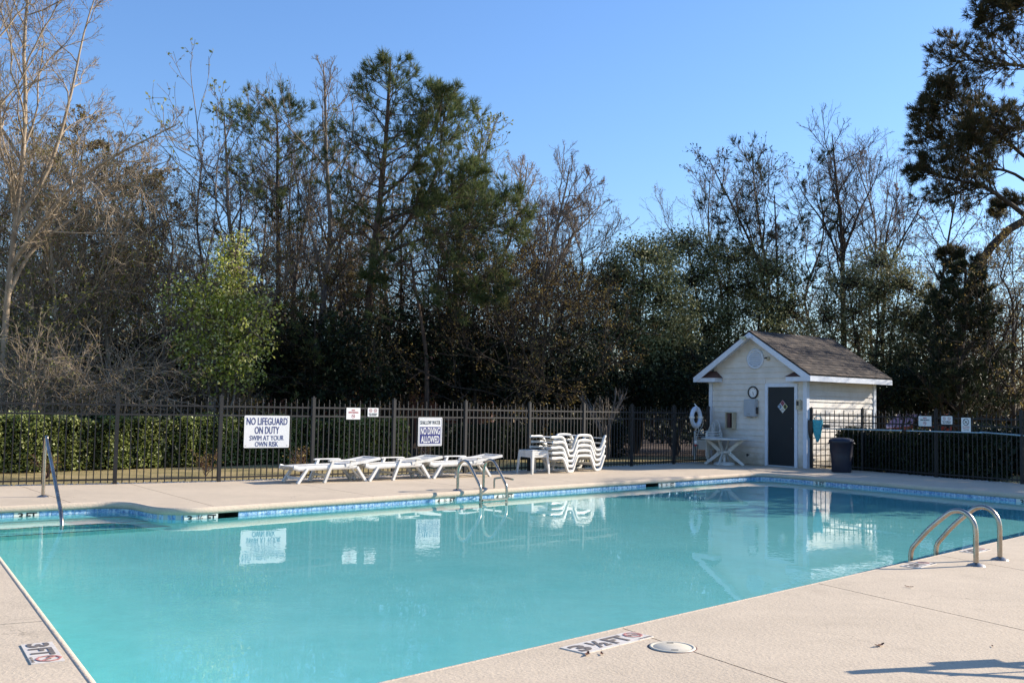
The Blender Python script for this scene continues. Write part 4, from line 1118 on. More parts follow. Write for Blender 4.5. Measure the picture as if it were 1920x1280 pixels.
# wheelie-style bin
r = empty('trash_bin', (7.86, 24.40, 0), math.radians(-20)); tag(r, 'dark navy plastic trash bin with lid in front of the right fence', 'trash bin')
def sq_ring(R, z, n=32, p=.5):
    return [(math.copysign(abs(math.cos(t)) ** p, math.cos(t)) * R, math.copysign(abs(math.sin(t)) ** p, math.sin(t)) * R, z) for t in [2 * math.pi * i / n for i in range(n)]]
def stack_rings(prof, p=.5, n=32):
    mb = MB(); vs = []
    for R, z in prof: vs += sq_ring(R, z, n, p)
    K = len(prof); mb.add(vs, [(k * n + i, k * n + (i + 1) % n, (k + 1) * n + (i + 1) % n, (k + 1) * n + i) for k in range(K - 1) for i in range(n)], True); return mb
stack_rings([(0.0, 0.0), (.215, 0.0), (.225, .02), (.245, .4), (.262, .68), (.275, .69), (.275, .72), (.262, .722)], .62).build('bin_body', M['navy_plastic'], r)
lid_ = stack_rings([(.285, .705), (.29, .72), (.285, .755), (.25, .785), (.16, .81), (0.0, .82)], .62).build('lid', M['navy_plastic'], r)
for s in (-1, 1): MB().tube([(s * .26, -.08, .70), (s * .30, -.07, .68), (s * .30, .07, .68), (s * .26, .08, .70)], .012).build('handle', M['navy_plastic'], r)

# skimmer nets and poles on the right fence
hit, X, N = fence_plane(FR[0], FR[1])
def netbag(name, u, v, wpx, hpx, mat, lab, tilt, off):
    c = hit(u, v) + N * off; sc_ = (c - Vector((0, 0, CZ))).length / 1920
    r = empty(name, matrix=Matrix.Translation(c) @ Matrix.Rotation(math.atan2(X.y, X.x), 4, 'Z') @ Matrix.Rotation(tilt, 4, 'Y')); tag(r, lab, 'skimmer net')
    a = wpx / 2 * sc_; H = hpx * sc_
    hoop = [(a * math.cos(t), 0.0, a * 1.5 * math.sin(t)) for t in [2 * math.pi * i / 20 for i in range(21)]]
    MB().tube(hoop, .009, 6, False).build('hoop', M['dark'] if mat is not M['aqua_net'] else M['aqua_net'], r)
    rg_ = random.Random(4); vs = []; K = 9; n_ = 18
    for k in range(K):
        f = k / (K - 1); ww = a * (1 - .25 * f - .65 * f ** 4); zz = a * .6 - f * (H - a * .4)
        for i in range(n_):
            t = 2 * math.pi * i / n_; vs.append((ww * math.cos(t) * (1 + .12 * rg_.random()), -.05 + .07 * math.sin(t) * (1 - f ** 3) + .02 * rg_.random(), zz + .02 * rg_.random()))
    MB().add(vs, [(k * n_ + i, k * n_ + (i + 1) % n_, (k + 1) * n_ + (i + 1) % n_, (k + 1) * n_ + i) for k in range(K - 1) for i in range(n_)], True).build('net_bag', mat, r)
    return r, c
netbag('skimmer_net', 1536, 793, 17, 43, M['aqua_net'], 'turquoise skimmer net hanging on the right fence near the shed', 0.0, .09)
netbag('skimmer_net', 1524, 793, 14, 34, M['dark'], 'dark skimmer net half hidden behind the turquoise one', .12, .05)
def pole(a, b, lab):
    c = (a + b) / 2; r = empty('net_pole', c); tag(r, lab, 'pole')
    MB().tube([a - c, a - c + (b - a) * .55], .016, 10).build('outer_tube', M['aqua_pole'], r); MB().tube([a - c + (b - a) * .5, b - c], .012, 10).build('inner_tube', M['aqua_pole'], r)
    MB().tube([a - c + (b - a) * .54, a - c + (b - a) * .565], .021, 10).build('collar', M['dark'], r)
A1 = hit(1545, 803) + N * .10; B1 = at(1842, 811, 21.75)
pole(A1, B1, 'long pale pole leaning level along the right fence, nearer the shed')
pole(at(1838, 810, 21.9), at(1990, 822, 19.2), 'second pale pole along the right fence, running out of the picture')
hk = empty('pole_hook', A1 + X * .10); tag(hk, 'dark hook bracket holding the pole on the right fence', 'hook')
MB().box(-.06, .06, -.02, .10, .02, .10).build('bracket', M['dark'], hk); MB().tube([(0, 0, .05), (0, -.04, .02), (0, -.05, -.03), (0, 0, -.035)], .008).build('hook', M['dark'], hk)

# ring buoy
hit, X, N = fence_plane(FL[11], FL[12])
c = hit(1298.8, 782) + N * .10
r = empty('life_ring', matrix=Matrix((X, Vector((0, 0, 1)), N)).transposed().to_4x4()); 
mm = Matrix((X, Vector((0, 0, 1)), N)).transposed().to_4x4(); mm.translation = c; r.matrix_world = mm; ROOTM[r.name] = mm
tag(r, 'white life ring with ropes hanging on the fence left of the shed', 'life ring')
R0, r0 = .215, .068; vs = []
for i in range(36):
    a = 2 * math.pi * i / 36
    for j in range(12):
        b = 2 * math.pi * j / 12; q_ = R0 + r0 * math.cos(b); vs.append((q_ * math.cos(a), 1.05 * q_ * math.sin(a), .75 * r0 * math.sin(b)))
MB().add(vs, [(i * 12 + j, ((i + 1) % 36) * 12 + j, ((i + 1) % 36) * 12 + (j + 1) % 12, i * 12 + (j + 1) % 12) for i in range(36) for j in range(12)], True).build('float', M['foam_blue'], r)
for k in range(4):
    a = math.radians(90 * k); p = Vector((R0 * math.cos(a), 1.05 * R0 * math.sin(a), 0)); t = Vector((-math.sin(a), math.cos(a), 0))
    MB().lathe([(r0 * 1.04, -.03), (r0 * 1.09, -.02), (r0 * 1.09, .02), (r0 * 1.04, .03)], 16, Matrix.Translation(p) @ t.to_track_quat('Z', 'Y').to_matrix().to_4x4()).build('band', M['sign_white'], r)
    MB().lathe([(0, .03), (.022, .02), (.022, 0)], 8, Matrix.Translation(p * 1.30) ).build('knob', M['sign_white'], r)
MB().tube([(0, .28, 0), (0.01, .33, -.02), (0, .36, -.05)], .014).build('hanger', M['sign_white'], r)
for pts in ([(-.27, .0, .05), (-.26, -.16, .06), (-.14, -.25, .06), (-.03, -.28, .05)], [(-.10, -.22, .06), (-.09, -.40, .05), (-.075, -.62, .04)], [(.27, -.02, .05), (.29, -.18, .04), (.2, -.28, .04), (.10, -.36, .05), (.2, -.42, .04), (.29, -.30, .03), (.24, -.46, .04)], [(.04, -.24, .06), (.05, -.36, .05), (.0, -.52, .04), (.02, -.62, .04)]):
    MB().tube(smooth_path(pts, 5), .007, 6).build('rope', M['rope'], r)
MB().lathe([(0, .06), (.035, .045), (.048, 0), (.035, -.04), (0, -.055)], 14, Matrix.Translation((-.075, -.66, .04)) @ XZ).build('throw_ball', M['sign_white'], r)
MB().lathe([(0, .03), (.04, .015), (.036, -.02), (0, -.03)], 12, Matrix.Translation((-.08, -.74, .04)) @ XZ).build('red_float', M['red_print'], r)

# ------------------------------------------------------------------ rails and ladders
def flange(r, p):
    MB().lathe([(.026, .03), (.034, .025), (.075, .01), (.082, 0)], 20, Matrix.Translation(p)).build('base_flange', M['steel'], r)
pn = Vector((-0.715, 0.70, 0)); al = Vector((0.70, 0.715, 0))
def ladder(base, along, inward, W, lab, s_in, H=.50, treads=3, treadz=-.125):
    r = empty('pool_ladder', base); tag(r, lab, 'pool ladder')
    for w in (0.0, W):
        o = along * w
        prof = [(0, -.04), (0, .22), (.0, .30), (.012, .38), (.055, .45), (.125, .493), (.20, .49), (.27, .45), (s_in * .70, .30), (s_in * .9, .155), (s_in * .975, .09), (s_in, .01), (s_in, -.12), (s_in, -.7), (s_in, -1.0)]
        pts = [o + inward * x + Vector((0, 0, z)) for x, z in prof]
        MB().tube(smooth_path(pts, 4), .024, 16).build('rail', M['steel'], r); flange(r, o)
    for k in range(treads):
        z = treadz - .28 * k
        MB().beam(inward * s_in + Vector((0, 0, z)) + along * .02, inward * s_in + along * (W - .02) + Vector((0, 0, z)), .075, .025).build('tread', M['steel'], r)
        mbb = MB(); mbb.lathe([(0, .03), (.012, .028), (.012, 0)], 8, Matrix.Translation(inward * (s_in + .0) + along * -.02 + Vector((0, 0, z))) @ Matrix.Rotation(0, 4, 'X')); mbb.build('bolt', M['dark'], r)
    return r
ladder(Vector((4.37, 9.67, 0)), (Vector((4.80, 10.10, 0)) - Vector((4.37, 9.67, 0))).normalized(), pn, .60, 'stainless handrails of the near ladder at the right on the sunny deck', .62)
fl = ladder(Vector((-.865, 17.20, 0)), al, Vector((0.715, -0.70, 0)), .60, 'stainless pool ladder on the far side in front of the loungers', .56)
MB().tube(smooth_path([al * .86 + Vector((0, 0, -.02)), al * .86 + Vector((0, 0, .14)), al * .87 + Vector((.02, 0, .17)), al * .95 + Vector((.10, -.08, .18)), al * .80 + Vector((.36, -.33, .18))], 4), .016, 10).build('side_bar', M['steel'], fl)
r = empty('grab_rail', (-6.69, 14.81, 0)); tag(r, 'single tall stainless grab rail running into the water at left', 'grab rail')
g1 = Vector((-5.53, 12.80, 0)) - Vector((-6.69, 14.81, 0)); gl = g1.length; gd = g1.normalized()
prof = [(0, -.04), (0, .55), (.005, .70), (.03, .80), (.09, .855), (.17, .85), (.30, .77), (gl * .55, .37), (gl * .85, .07), (gl * .94, -.03), (gl * .985, -.13), (gl, -.28), (gl, -.62)]
MB().tube(smooth_path([gd * x + Vector((0, 0, z)) for x, z in prof], 5), .024, 16).build('rail', M['steel'], r); flange(r, Vector((0, 0, 0)))
# ------------------------------------------------------------------ vegetation
def nrm(a): return a / np.maximum(np.linalg.norm(a, axis=-1, keepdims=True), 1e-9)
def tubes_np(P, R, S):
    """P [N,K,3], R [N,K] -> verts, quads"""
    N, K, _ = P.shape
    T = np.empty_like(P); T[:, 1:-1] = P[:, 2:] - P[:, :-2]; T[:, 0] = P[:, 1] - P[:, 0]; T[:, -1] = P[:, -1] - P[:, -2]
    T = nrm(T); mean = nrm(T.mean(1))
    ref = np.where(np.abs(mean[:, 2:3]) > 0.8, np.array([[1.0, 0, 0]]), np.array([[0, 0, 1.0]]))[:, None]
    A = nrm(np.cross(T, np.broadcast_to(ref, T.shape))); B = np.cross(T, A)
    th = np.arange(S) * 2 * math.pi / S
    V = P[:, :, None] + R[:, :, None, None] * (np.cos(th)[None, None, :, None] * A[:, :, None] + np.sin(th)[None, None, :, None] * B[:, :, None])
    i = np.arange(N)[:, None, None] * K * S + np.arange(K - 1)[None, :, None] * S
    s = np.arange(S)[None, None]; s2 = (s + 1) % S
    F = np.stack([i + s, i + s2, i + S + s2, i + S + s], -1).reshape(-1, 4)
    return V.reshape(-1, 3), F
class Soup:
    def __init__(s): s.V = []; s.F = []; s.n = 0
    def add(s, V, F): s.V.append(V); s.F.append(F + s.n); s.n += len(V)
    def build(s, name, mat, parent, smooth=False, stuff=False):
        if not s.V: return None
        V = np.concatenate(s.V)
        if parent is not None:
            off = np.array(ROOTM[parent.name].translation); V = V - off
        o = link(name, np_mesh(name, V, np.concatenate(s.F), mat, smooth), parent)
        if stuff: o['kind'] = 'stuff'
        return o
def lerp_chain(P, R, par, t):
    K = P.shape[1]; x = t * (K - 1); i = np.clip(x.astype(int), 0, K - 2); f = (x - i)[:, None]
    a, b = P[par, i], P[par, i + 1]
    return a * (1 - f) + b * f, nrm(b - a), R[par, i] * (1 - f[:, 0]) + R[par, i + 1] * f[:, 0]
def spawn(rg, P, R, n, t0, t1, ang, L, up=0.1, wob=0.12, K=5, rr=0.6, rend=0.004, prof='round', Labs=None, aj=0.2):
    N = len(P); par = np.repeat(np.arange(N), n); M_ = N * n; k = np.tile(np.arange(n), N)
    t = t0 + (t1 - t0) * (k + rg.random(M_)) / n; t = np.clip(t, 0, 0.999)
    pos, tan, rad = lerp_chain(P, R, par, t)
    plen = np.linalg.norm(np.diff(P, axis=1), axis=2).sum(1)[par]
    az = k * 2.39996 + rg.random(N)[par] * 6.28 + rg.normal(0, .4, M_)
    ref = np.where(np.abs(tan[:, 2:3]) > 0.9, np.array([[1.0, 0, 0]]), np.array([[0, 0, 1.0]]))
    a = nrm(np.cross(tan, ref)); b = np.cross(tan, a)
    an = ang + rg.normal(0, aj, M_)
    d = nrm(np.cos(an)[:, None] * tan + np.sin(an)[:, None] * (np.cos(az)[:, None] * a + np.sin(az)[:, None] * b))
    tt = (t - t0) / max(t1 - t0, 1e-6)
    pr = {'round': np.sin(math.pi * (0.22 + 0.70 * tt)), 'cone': 1.05 - 0.75 * tt, 'flat': np.ones(M_), 'top': 0.55 + 0.45 * tt}[prof]
    ln = (plen * L if Labs is None else np.full(M_, Labs)) * pr * rg.uniform(0.65, 1.25, M_)
    out = np.empty((M_, K, 3)); out[:, 0] = pos; p = pos.copy()
    for q in range(1, K):
        d = nrm(d + np.array([0, 0, 1.0]) * up / K + rg.normal(0, wob, (M_, 3)))
        p = p + d * (ln / (K - 1))[:, None]; out[:, q] = p
    r0 = np.maximum(np.minimum(rad * rr, rad * 0.9), rend)
    Rn = r0[:, None] + (rend - r0)[:, None] * np.linspace(0, 1, K)[None] ** 0.8
    return out, Rn
def chain_pts(rg, P, n, t0=0.3, jit=0.05):
    N = len(P); par = np.repeat(np.arange(N), n); t = t0 + (1 - t0) * rg.random(N * n)
    pos, tan, _ = lerp_chain(P, np.zeros(P.shape[:2]), par, np.clip(t, 0, .999))
    return pos + rg.normal(0, jit, pos.shape), tan
def leaves(rg, pos, size, soup, aspect=0.55, droop=0.0, tan=None):
    """one pointed, slightly folded blade per position"""
    N = len(pos); sz = size * rg.uniform(0.6, 1.3, N)[:, None]
    d = rg.normal(0, 1, (N, 3)); d[:, 2] -= droop
    if tan is not None: d = d * 0.8 + tan
    d = nrm(d); s = nrm(np.cross(d, rg.normal(0, 1, (N, 3)))); w = s * sz * aspect * 0.5; nn_ = np.cross(d, s) * sz * 0.12
    V = np.stack([pos, pos + d * sz * 0.5 + w + nn_, pos + d * sz, pos + d * sz * 0.5 - w + nn_], 1).reshape(-1, 3)
    F = (np.arange(N) * 4)[:, None] + np.array([[0, 1, 2, 3]]); soup.add(V, F)
def tufts(rg, pos, tan, soup, n=12, L=0.20, w=0.012, spread=0.9):
    N = len(pos); M_ = N * n; par = np.repeat(np.arange(N), n)
    d = nrm(tan[par] * 0.9 + rg.normal(0, spread * 0.6, (M_, 3)) + np.array([0, 0, 0.12]))
    ln = L * rg.uniform(0.6, 1.15, M_)[:, None]
    s = nrm(np.cross(d, rg.normal(0, 1, (M_, 3)))) * w * 0.5
    b = pos[par] + rg.normal(0, .02, (M_, 3))
    V = np.stack([b - s, b + s, b + d * ln + s * 0.3, b + d * ln - s * 0.3], 1).reshape(-1, 3)
    F = (np.arange(M_) * 4)[:, None] + np.array([[0, 1, 2, 3]]); soup.add(V, F)
def resamp(pts, K):
    pts = np.array([tuple(p) for p in pts], float); s = np.concatenate([[0], np.cumsum(np.linalg.norm(np.diff(pts, axis=0), axis=1))]); q = np.linspace(0, s[-1], K)
    return np.stack([np.interp(q, s, pts[:, i]) for i in range(3)], 1)
def limb(pix, Y, r0, r1, K=14, dy=0.0):
    """limb drawn through measured points; dy swings its far end in depth"""
    pts = smooth_path([at(u, v, Y + dy * i / max(1, len(pix) - 1)) for i, (u, v) in enumerate(pix)], 5)
    P = resamp(pts, K); return P[None], np.linspace(r0, r1, K)[None]
def lean_trunk(rg, base, H, lean=(0, 0), wob=0.15, K=12, r0=0.14, r1=0.02):
    z = np.linspace(0, H, K); w = np.cumsum(rg.normal(0, wob, (K, 2)), axis=0) * (H / K) * 0.35; w -= w[0]
    f = z / H
    return np.stack([base[0] + lean[0] * f ** 1.3 + w[:, 0], base[1] + lean[1] * f ** 1.3 + w[:, 1], base[2] + z], 1)[None], (r0 + (r1 - r0) * f ** 0.8)[None]
def to(Ps): return max(1, len(Ps))

def bare_tree(name, lab, seed, trunk, barkm, group, H_extra=None, l1=16, l2=7, l3=6, l4=4, t0=0.25, ang=0.75, L1=0.42, up=0.35, bud=None, budn=2, budsize=0.05, limbs=(), fine=0.004, prof='round', cat='tree', wob=0.19, t1=0.97, L1abs=None):
    rg = np.random.default_rng(seed); P, R = trunk; base = P[0, 0]
    r = empty(name, tuple(base)); tag(r, lab, cat, group)
    tr = Soup(); tr.add(*tubes_np(P, R, 10))
    lim = list(limbs)
    for lp, lr in lim: tr.add(*tubes_np(lp, lr, 7))
    tr.build('trunk', barkm, r, True)
    br = Soup(); tw = Soup(); A = []
    if l1:
        p1, r1 = spawn(rg, P, R, l1, t0, t1, ang, L1, up, wob, 8, 0.55, 0.010, prof, Labs=L1abs); A.append((p1, r1)); br.add(*tubes_np(p1, r1, 5))
    for lp, lr in lim:
        q, rq = spawn(rg, lp, lr, 9, .15, .98, .6, .32, up * .6, wob, 8, .6, .008, 'round'); br.add(*tubes_np(q, rq, 5)); A.append((q, rq))
    ends = []
    for p1, r1 in A:
        p2, r2 = spawn(rg, p1, r1, l2, .15, 1, .62, .45, up * .8, wob, 6, .6, .007, 'round'); br.add(*tubes_np(p2, r2, 4))
        p3, r3 = spawn(rg, p2, r2, l3, .12, 1, .6, .5, up * .6, wob, 5, .6, fine, 'round'); tw.add(*tubes_np(p3, r3, 3)); ends.append(p3)
        if l4:
            p4, r4 = spawn(rg, p3, r3, l4, .1, 1, .55, .55, up * .5, wob, 4, .7, fine * .8, 'round'); tw.add(*tubes_np(p4, r4, 3)); ends.append(p4)
    br.build('branches', barkm, r, True, stuff=True); tw.build('twigs', barkm, r, True, stuff=True)
    if bud is not None:
        fo = Soup(); E_ = ends[-1]; pos, tn = chain_pts(rg, E_, budn, .3, .02); leaves(rg, pos, budsize, fo, .5, tan=tn); fo.build('buds' if budsize < .07 else 'foliage', bud, r, stuff=True)
    return r
def pine_tree(name, lab, seed, trunk, barkm, ndl, group, l1=34, t0=0.42, L1=0.30, ang=1.25, up=0.25, l2=8, tn=2, nn_=12, nl=0.22, nw=0.014, limbs=(), prof='cone', L1abs=None, lim_n=9, dead=0, l3=0):
    rg = np.random.default_rng(seed); P, R = trunk; base = P[0, 0]
    r = empty(name, tuple(base)); tag(r, lab, 'tree', group)
    tr = Soup(); tr.add(*tubes_np(P, R, 12))
    for lp, lr in limbs: tr.add(*tubes_np(lp, lr, 8))
    tr.build('trunk', barkm, r, True)
    br = Soup(); A = []
    if l1:
        p1, r1 = spawn(rg, P, R, l1, t0, 0.985, ang, L1, up, .07, 8, .38, .008, prof, Labs=L1abs); br.add(*tubes_np(p1, r1, 5)); A.append((p1, r1))
    for lp, lr in limbs:
        ll = float(np.linalg.norm(np.diff(lp[0], axis=0), axis=1).sum()); q, rq = spawn(rg, lp, lr, max(3, int(lim_n * min(1.4, ll / 3.2))), .30, 1, .75, .34, .3, .1, 6, .5, .007, 'round'); br.add(*tubes_np(q, rq, 5)); A.append((q, rq))
    fo = Soup()
    for p1, r1 in A:
        p2, r2 = spawn(rg, p1, r1, l2, .30, 1, .7, .38, .35, .1, 5, .6, .005, 'round'); br.add(*tubes_np(p2, r2, 4))
        pos, tn_ = chain_pts(rg, p2, tn, .35, .015); tufts(rg, pos, tn_, fo, nn_, nl, nw)
        if l3:
            p3, r3 = spawn(rg, p2, r2, l3, .3, 1, .6, .6, .4, .1, 4, .7, .004, 'round'); pos, tn_ = chain_pts(rg, p3, tn, .4, .015); tufts(rg, pos, tn_, fo, nn_, nl, nw); br.add(*tubes_np(p3, r3, 3))
        pos = p1[:, -1]; tufts(rg, pos, nrm(p1[:, -1] - p1[:, -2]), fo, nn_ + 6, nl, nw)
    if dead:
        q, rq = spawn(rg, P, R, dead, .18, t0, 1.3, .12, .0, .1, 5, .3, .006, 'flat'); br.add(*tubes_np(q, rq, 4)); q2, r2 = spawn(rg, q, rq, 3, .3, 1, .6, .4, 0, .12, 4, .6, .005); br.add(*tubes_np(q2, r2, 3))
    br.build('branches', barkm, r, True, stuff=True); fo.build('needles', ndl, r, stuff=True)
    return r
def leafy_tree(name, lab, seed, base, blobs, n, size, leafm, barkm, group, r0=.12, cat='tree', clump=.32, stems=1, per=26, aspect=.6, open_=0.0, edge=0.55):
    """trunk with limbs reaching into uneven clumps of leaves; blobs = (centre, radii)"""
    rg = np.random.default_rng(seed); r = empty(name, tuple(base)); tag(r, lab, cat, group)
    vol = np.array([b[1][0] * b[1][1] * b[1][2] for b in blobs]) ** 0.8; vol = vol / vol.sum()
    nc = max(6, n // per); which = rg.choice(len(blobs), nc, p=vol)
    d = nrm(rg.normal(0, 1, (nc, 3))); rad = edge + (1 - edge) * rg.random(nc) ** .6
    rad = np.where(rg.random(nc) < .12, rad * 1.18, rad)
    C_ = np.array([b[0] for b in blobs])[which] + d * rad[:, None] * np.array([b[1] for b in blobs])[which]
    C_[:, 2] = np.maximum(C_[:, 2], .1)
    cs = clump * rg.uniform(.5, 1.4, nc)
    par = np.repeat(np.arange(nc), per)
    pos = C_[par] + rg.normal(0, .5, (nc * per, 3)) * cs[par][:, None] * np.array([1, 1, .8])
    fo = Soup(); leaves(rg, pos, size, fo, aspect, droop=.2); 
    tr = Soup(); K = 8; top = np.array([b[0] for b in blobs])
    chains = []; rads = []
    for s in range(stems):
        b0 = np.array(base) + np.array([rg.normal(0, .15 * (stems > 1)), rg.normal(0, .15 * (stems > 1)), -.05])
        for j, b in enumerate(blobs):
            if stems > 1 and rg.random() < .35: continue
            c = np.array(b[0]); mid = b0 * .55 + c * .45; mid[0] = mid[0] * .5 + b0[0] * .5; mid[1] = mid[1] * .5 + b0[1] * .5
            t = np.linspace(0, 1, K)[:, None]; q = (1 - t) ** 2 * b0 + 2 * t * (1 - t) * mid + t * t * (c + np.array([0, 0, b[1][2] * .5])); q[1:-1] += rg.normal(0, .06, (K - 2, 3)); chains.append(q); rads.append(np.linspace(r0 / (1 + .25 * len(blobs) ** .5), .02, K))
    P = np.array(chains); R = np.array(rads); tr.add(*tubes_np(P, R, 7)); tr.build('trunk', barkm, r, True)
    br = Soup()
    sub = C_[rg.random(nc) < .6]; j = np.array([np.argmin(np.linalg.norm(P.reshape(-1, 3) - c, axis=1)) for c in sub]); a = P.reshape(-1, 3)[j]; t = np.linspace(0, 1, 5)[None, :, None]
    Q = a[:, None] * (1 - t) + sub[:, None] * t; Q[:, 1:-1] += rg.normal(0, .06, (len(sub), 3, 3)); Q[:, :, 2] += (np.sin(np.linspace(0, math.pi, 5)) * -.08)[None]
    br.add(*tubes_np(Q, np.tile(np.linspace(.018, .005, 5), (len(sub), 1)), 4))
    br.build('branches', barkm, r, True, stuff=True); fo.build('foliage', leafm, r, stuff=True)
    return r

def base_at(u, Y):
    p = at(u, 780, Y); return np.array([p.x, Y, -0.06])
def top_z(v, u, Y): return at(u, v, Y).z
GB, GP, GE = 'bare winter trees behind the pool', 'pines behind the pool', 'evergreen trees and bushes behind the fence'

# A: tall bare sunlit trees at the far left
def trunk_px(pix, Y, r0, r1, K=16, dy=0.0):
    b = base_at(pix[0][0], Y); pts = [Vector(b)] + [at(u, v, Y + dy * i / len(pix)) for i, (u, v) in enumerate(pix)]
    P = resamp(smooth_path(pts, 5), K); return P[None], (r1 + (r0 - r1) * (1 - np.linspace(0, 1, K)) ** 0.85)[None]
T = trunk_px([(8, 640), (22, 480), (40, 330), (48, 200), (45, 80), (58, -60), (70, -160)], 26.0, .095, .018)
LB = [limb([(20, 500), (70, 430), (140, 345), (220, 290), (330, 235)], 26.0, .07, .012, dy=-1.5), limb([(30, 420), (90, 320), (130, 190), (158, 60), (190, -40)], 26.0, .06, .012, dy=1.0), limb([(12, 560), (60, 470), (150, 400), (250, 330), (320, 300)], 26.0, .06, .010, dy=1.0), limb([(40, 300), (-20, 200), (-60, 80), (-80, -50)], 26.0, .05, .01)]
bare_tree('bare_tree', 'tallest bare sunlit tree with forked tan limbs at the left edge', 11, T, M['bark_tan'], GB, l1=18, l2=8, l3=7, l4=4, t0=.35, L1=.26, up=.5, bud=M['leaf_bud'], budn=1, budsize=.05, limbs=LB)
T = trunk_px([(-60, 600), (-70, 400), (-40, 200), (-60, 0), (-50, -120)], 24.5, .13, .02)
bare_tree('bare_tree', 'bare tree whose crown enters the picture at the left edge', 12, T, M['bark_tan'], GB, l1=15, l2=7, l3=5, l4=3, t0=.3, L1=.30, up=.5, bud=M['leaf_green_bud'], budn=1, budsize=.05)
T = trunk_px([(150, 600), (158, 450), (150, 330), (160, 255)], 31.0, .10, .02)
r = bare_tree('brown_leaved_tree', 'tree still holding a haze of brown leaves behind the tallest bare tree', 13, T, M['bark_grey'], GB, l1=22, l2=8, l3=6, l4=3, t0=.25, L1=.36, up=.25, bud=M['leaf_brown'], budn=6, budsize=.075, ang=1.0)
T = trunk_px([(262, 600), (258, 480), (268, 400), (262, 330)], 33.0, .11, .02)
bare_tree('brown_leaved_tree', 'slim tree with thin brown leaves between the tallest bare tree and the lime-green one', 14, T, M['bark_grey'], GB, l1=20, l2=7, l3=6, l4=3, t0=.35, L1=.30, up=.3, bud=M['leaf_brown'], budn=4, budsize=.07, ang=.95)
T = trunk_px([(65, 620), (60, 500), (75, 400)], 28.5, .09, .02)
bare_tree('brown_leaved_tree', 'low tree with brown and green tips at the left edge behind the tangle', 15, T, M['bark_tan'], GB, l1=24, l2=7, l3=6, l4=3, t0=.2, L1=.55, up=.2, bud=M['leaf_green_bud'], budn=1, budsize=.08, ang=1.0)
# tangle of bare scrub low at left
def scrub(lab, seed, u, Y, W, H, barkm, n1=26, bud=None, budn=1, bs=.05, lean=0.0, group='bare scrub behind the left fence', name='bare_shrub', l4=3):
    rg = np.random.default_rng(seed); b = base_at(u, Y); r = empty(name, tuple(b)); tag(r, lab, 'shrub', group)
    K = 9; th = rg.random(n1) * 6.28; out_ = W * rg.uniform(.3, 1, n1); hh = H * rg.uniform(.6, 1.1, n1)
    t = np.linspace(0, 1, K)[None, :]; P = np.empty((n1, K, 3))
    P[:, :, 0] = b[0] + rg.normal(0, W * .12, n1)[:, None] + np.cos(th)[:, None] * out_[:, None] * t ** 1.4 + lean * t
    P[:, :, 1] = b[1] + np.sin(th)[:, None] * out_[:, None] * .6 * t ** 1.4
    P[:, :, 2] = b[2] + hh[:, None] * np.sin(t * 1.9)
    P[:, 1:] += rg.normal(0, .05, (n1, K - 1, 3))
    R = np.tile(np.linspace(.03, .008, K), (n1, 1)); st = Soup(); st.add(*tubes_np(P, R, 5)); st.build('stems', barkm, r, True, stuff=True)
    tw = Soup(); p2, r2 = spawn(rg, P, R, 9, .2, 1, .7, .42, -.1, .16, 6, .6, .006); tw.add(*tubes_np(p2, r2, 4)); p3, r3 = spawn(rg, p2, r2, 6, .15, 1, .65, .5, -.15, .18, 5, .6, .004); tw.add(*tubes_np(p3, r3, 3))
    e_ = p3
    if l4: p4, r4 = spawn(rg, p3, r3, l4, .1, 1, .6, .5, -.1, .18, 4, .7, .0035); tw.add(*tubes_np(p4, r4, 3)); e_ = p4
    tw.build('twigs', barkm, r, True, stuff=True)
    if bud is not None: fo = Soup(); pos, tn = chain_pts(rg, e_, budn, .3, .02); leaves(rg, pos, bs, fo, .55, tan=tn); fo.build('leaves', bud, r, stuff=True)
    return r
scrub('pale tangled bare scrub arching low at the left edge', 21, 20, 24.5, 3.4, 2.3, M['bark_tan'], 17, M['leaf_green_bud'], 1, .05, l4=2)
scrub('pale arching bare scrub above the second fence panel', 22, 150, 25.5, 3.4, 2.1, M['bark_tan'], 20, M['leaf_brown'], 1, .05, l4=3)
scrub('tangled scrub with green leaf tips above the scrub at the left edge', 23, 70, 27.5, 3.0, 4.2, M['bark_grey'], 20, M['leaf_green_bud'], 2, .08)
scrub('reddish brown scrub just left of the lime-green tree', 24, 290, 27.5, 2.2, 1.9, M['bark_grey'], 20, M['leaf_brown'], 1, .06)
scrub('brown scrub at the foot of the lime-green tree', 25, 400, 27.5, 1.8, 1.5, M['bark_grey'], 18, M['leaf_brown'], 2, .06)
# young lime green tree
Y = 27.0
def blob(u, v, Y, ru, rv, rd=None):
    k = Y / 1920.0; p = at(u, v, Y); return (np.array([p.x, p.y, p.z]), np.array([ru * k, (rd if rd else ru) * k, rv * k]))
leafy_tree('young_tree', 'small sunlit lime-green tree in young leaf behind the big sign', 31, base_at(410, Y), [blob(432, 500, Y, 45, 60), blob(400, 560, Y, 70, 55), blob(440, 590, Y, 50, 70), blob(385, 640, Y, 50, 50), blob(455, 660, Y, 45, 60), blob(420, 700, Y, 70, 35), blob(345, 560, Y, 38, 45), blob(490, 600, Y, 28, 60), blob(350, 660, Y, 35, 40), blob(450, 450, Y, 22, 25)], 8500, .095, M['leaf_lime'], M['bark_grey'], GE, .07, clump=.34, edge=.15, per=12)
# sparse magnolia-like tree
T = trunk_px([(470, 640), (455, 520), (430, 420), (425, 300), (420, 215)], 32.0, .12, .02)
bare_tree('budding_tree', 'open tree with scattered pale buds left of the narrow pine', 32, T, M['bark_grey'], GB, l1=14, l2=6, l3=4, l4=0, t0=.35, L1=.40, up=.7, bud=M['leaf_green_bud'], budn=2, budsize=.13, fine=.007)
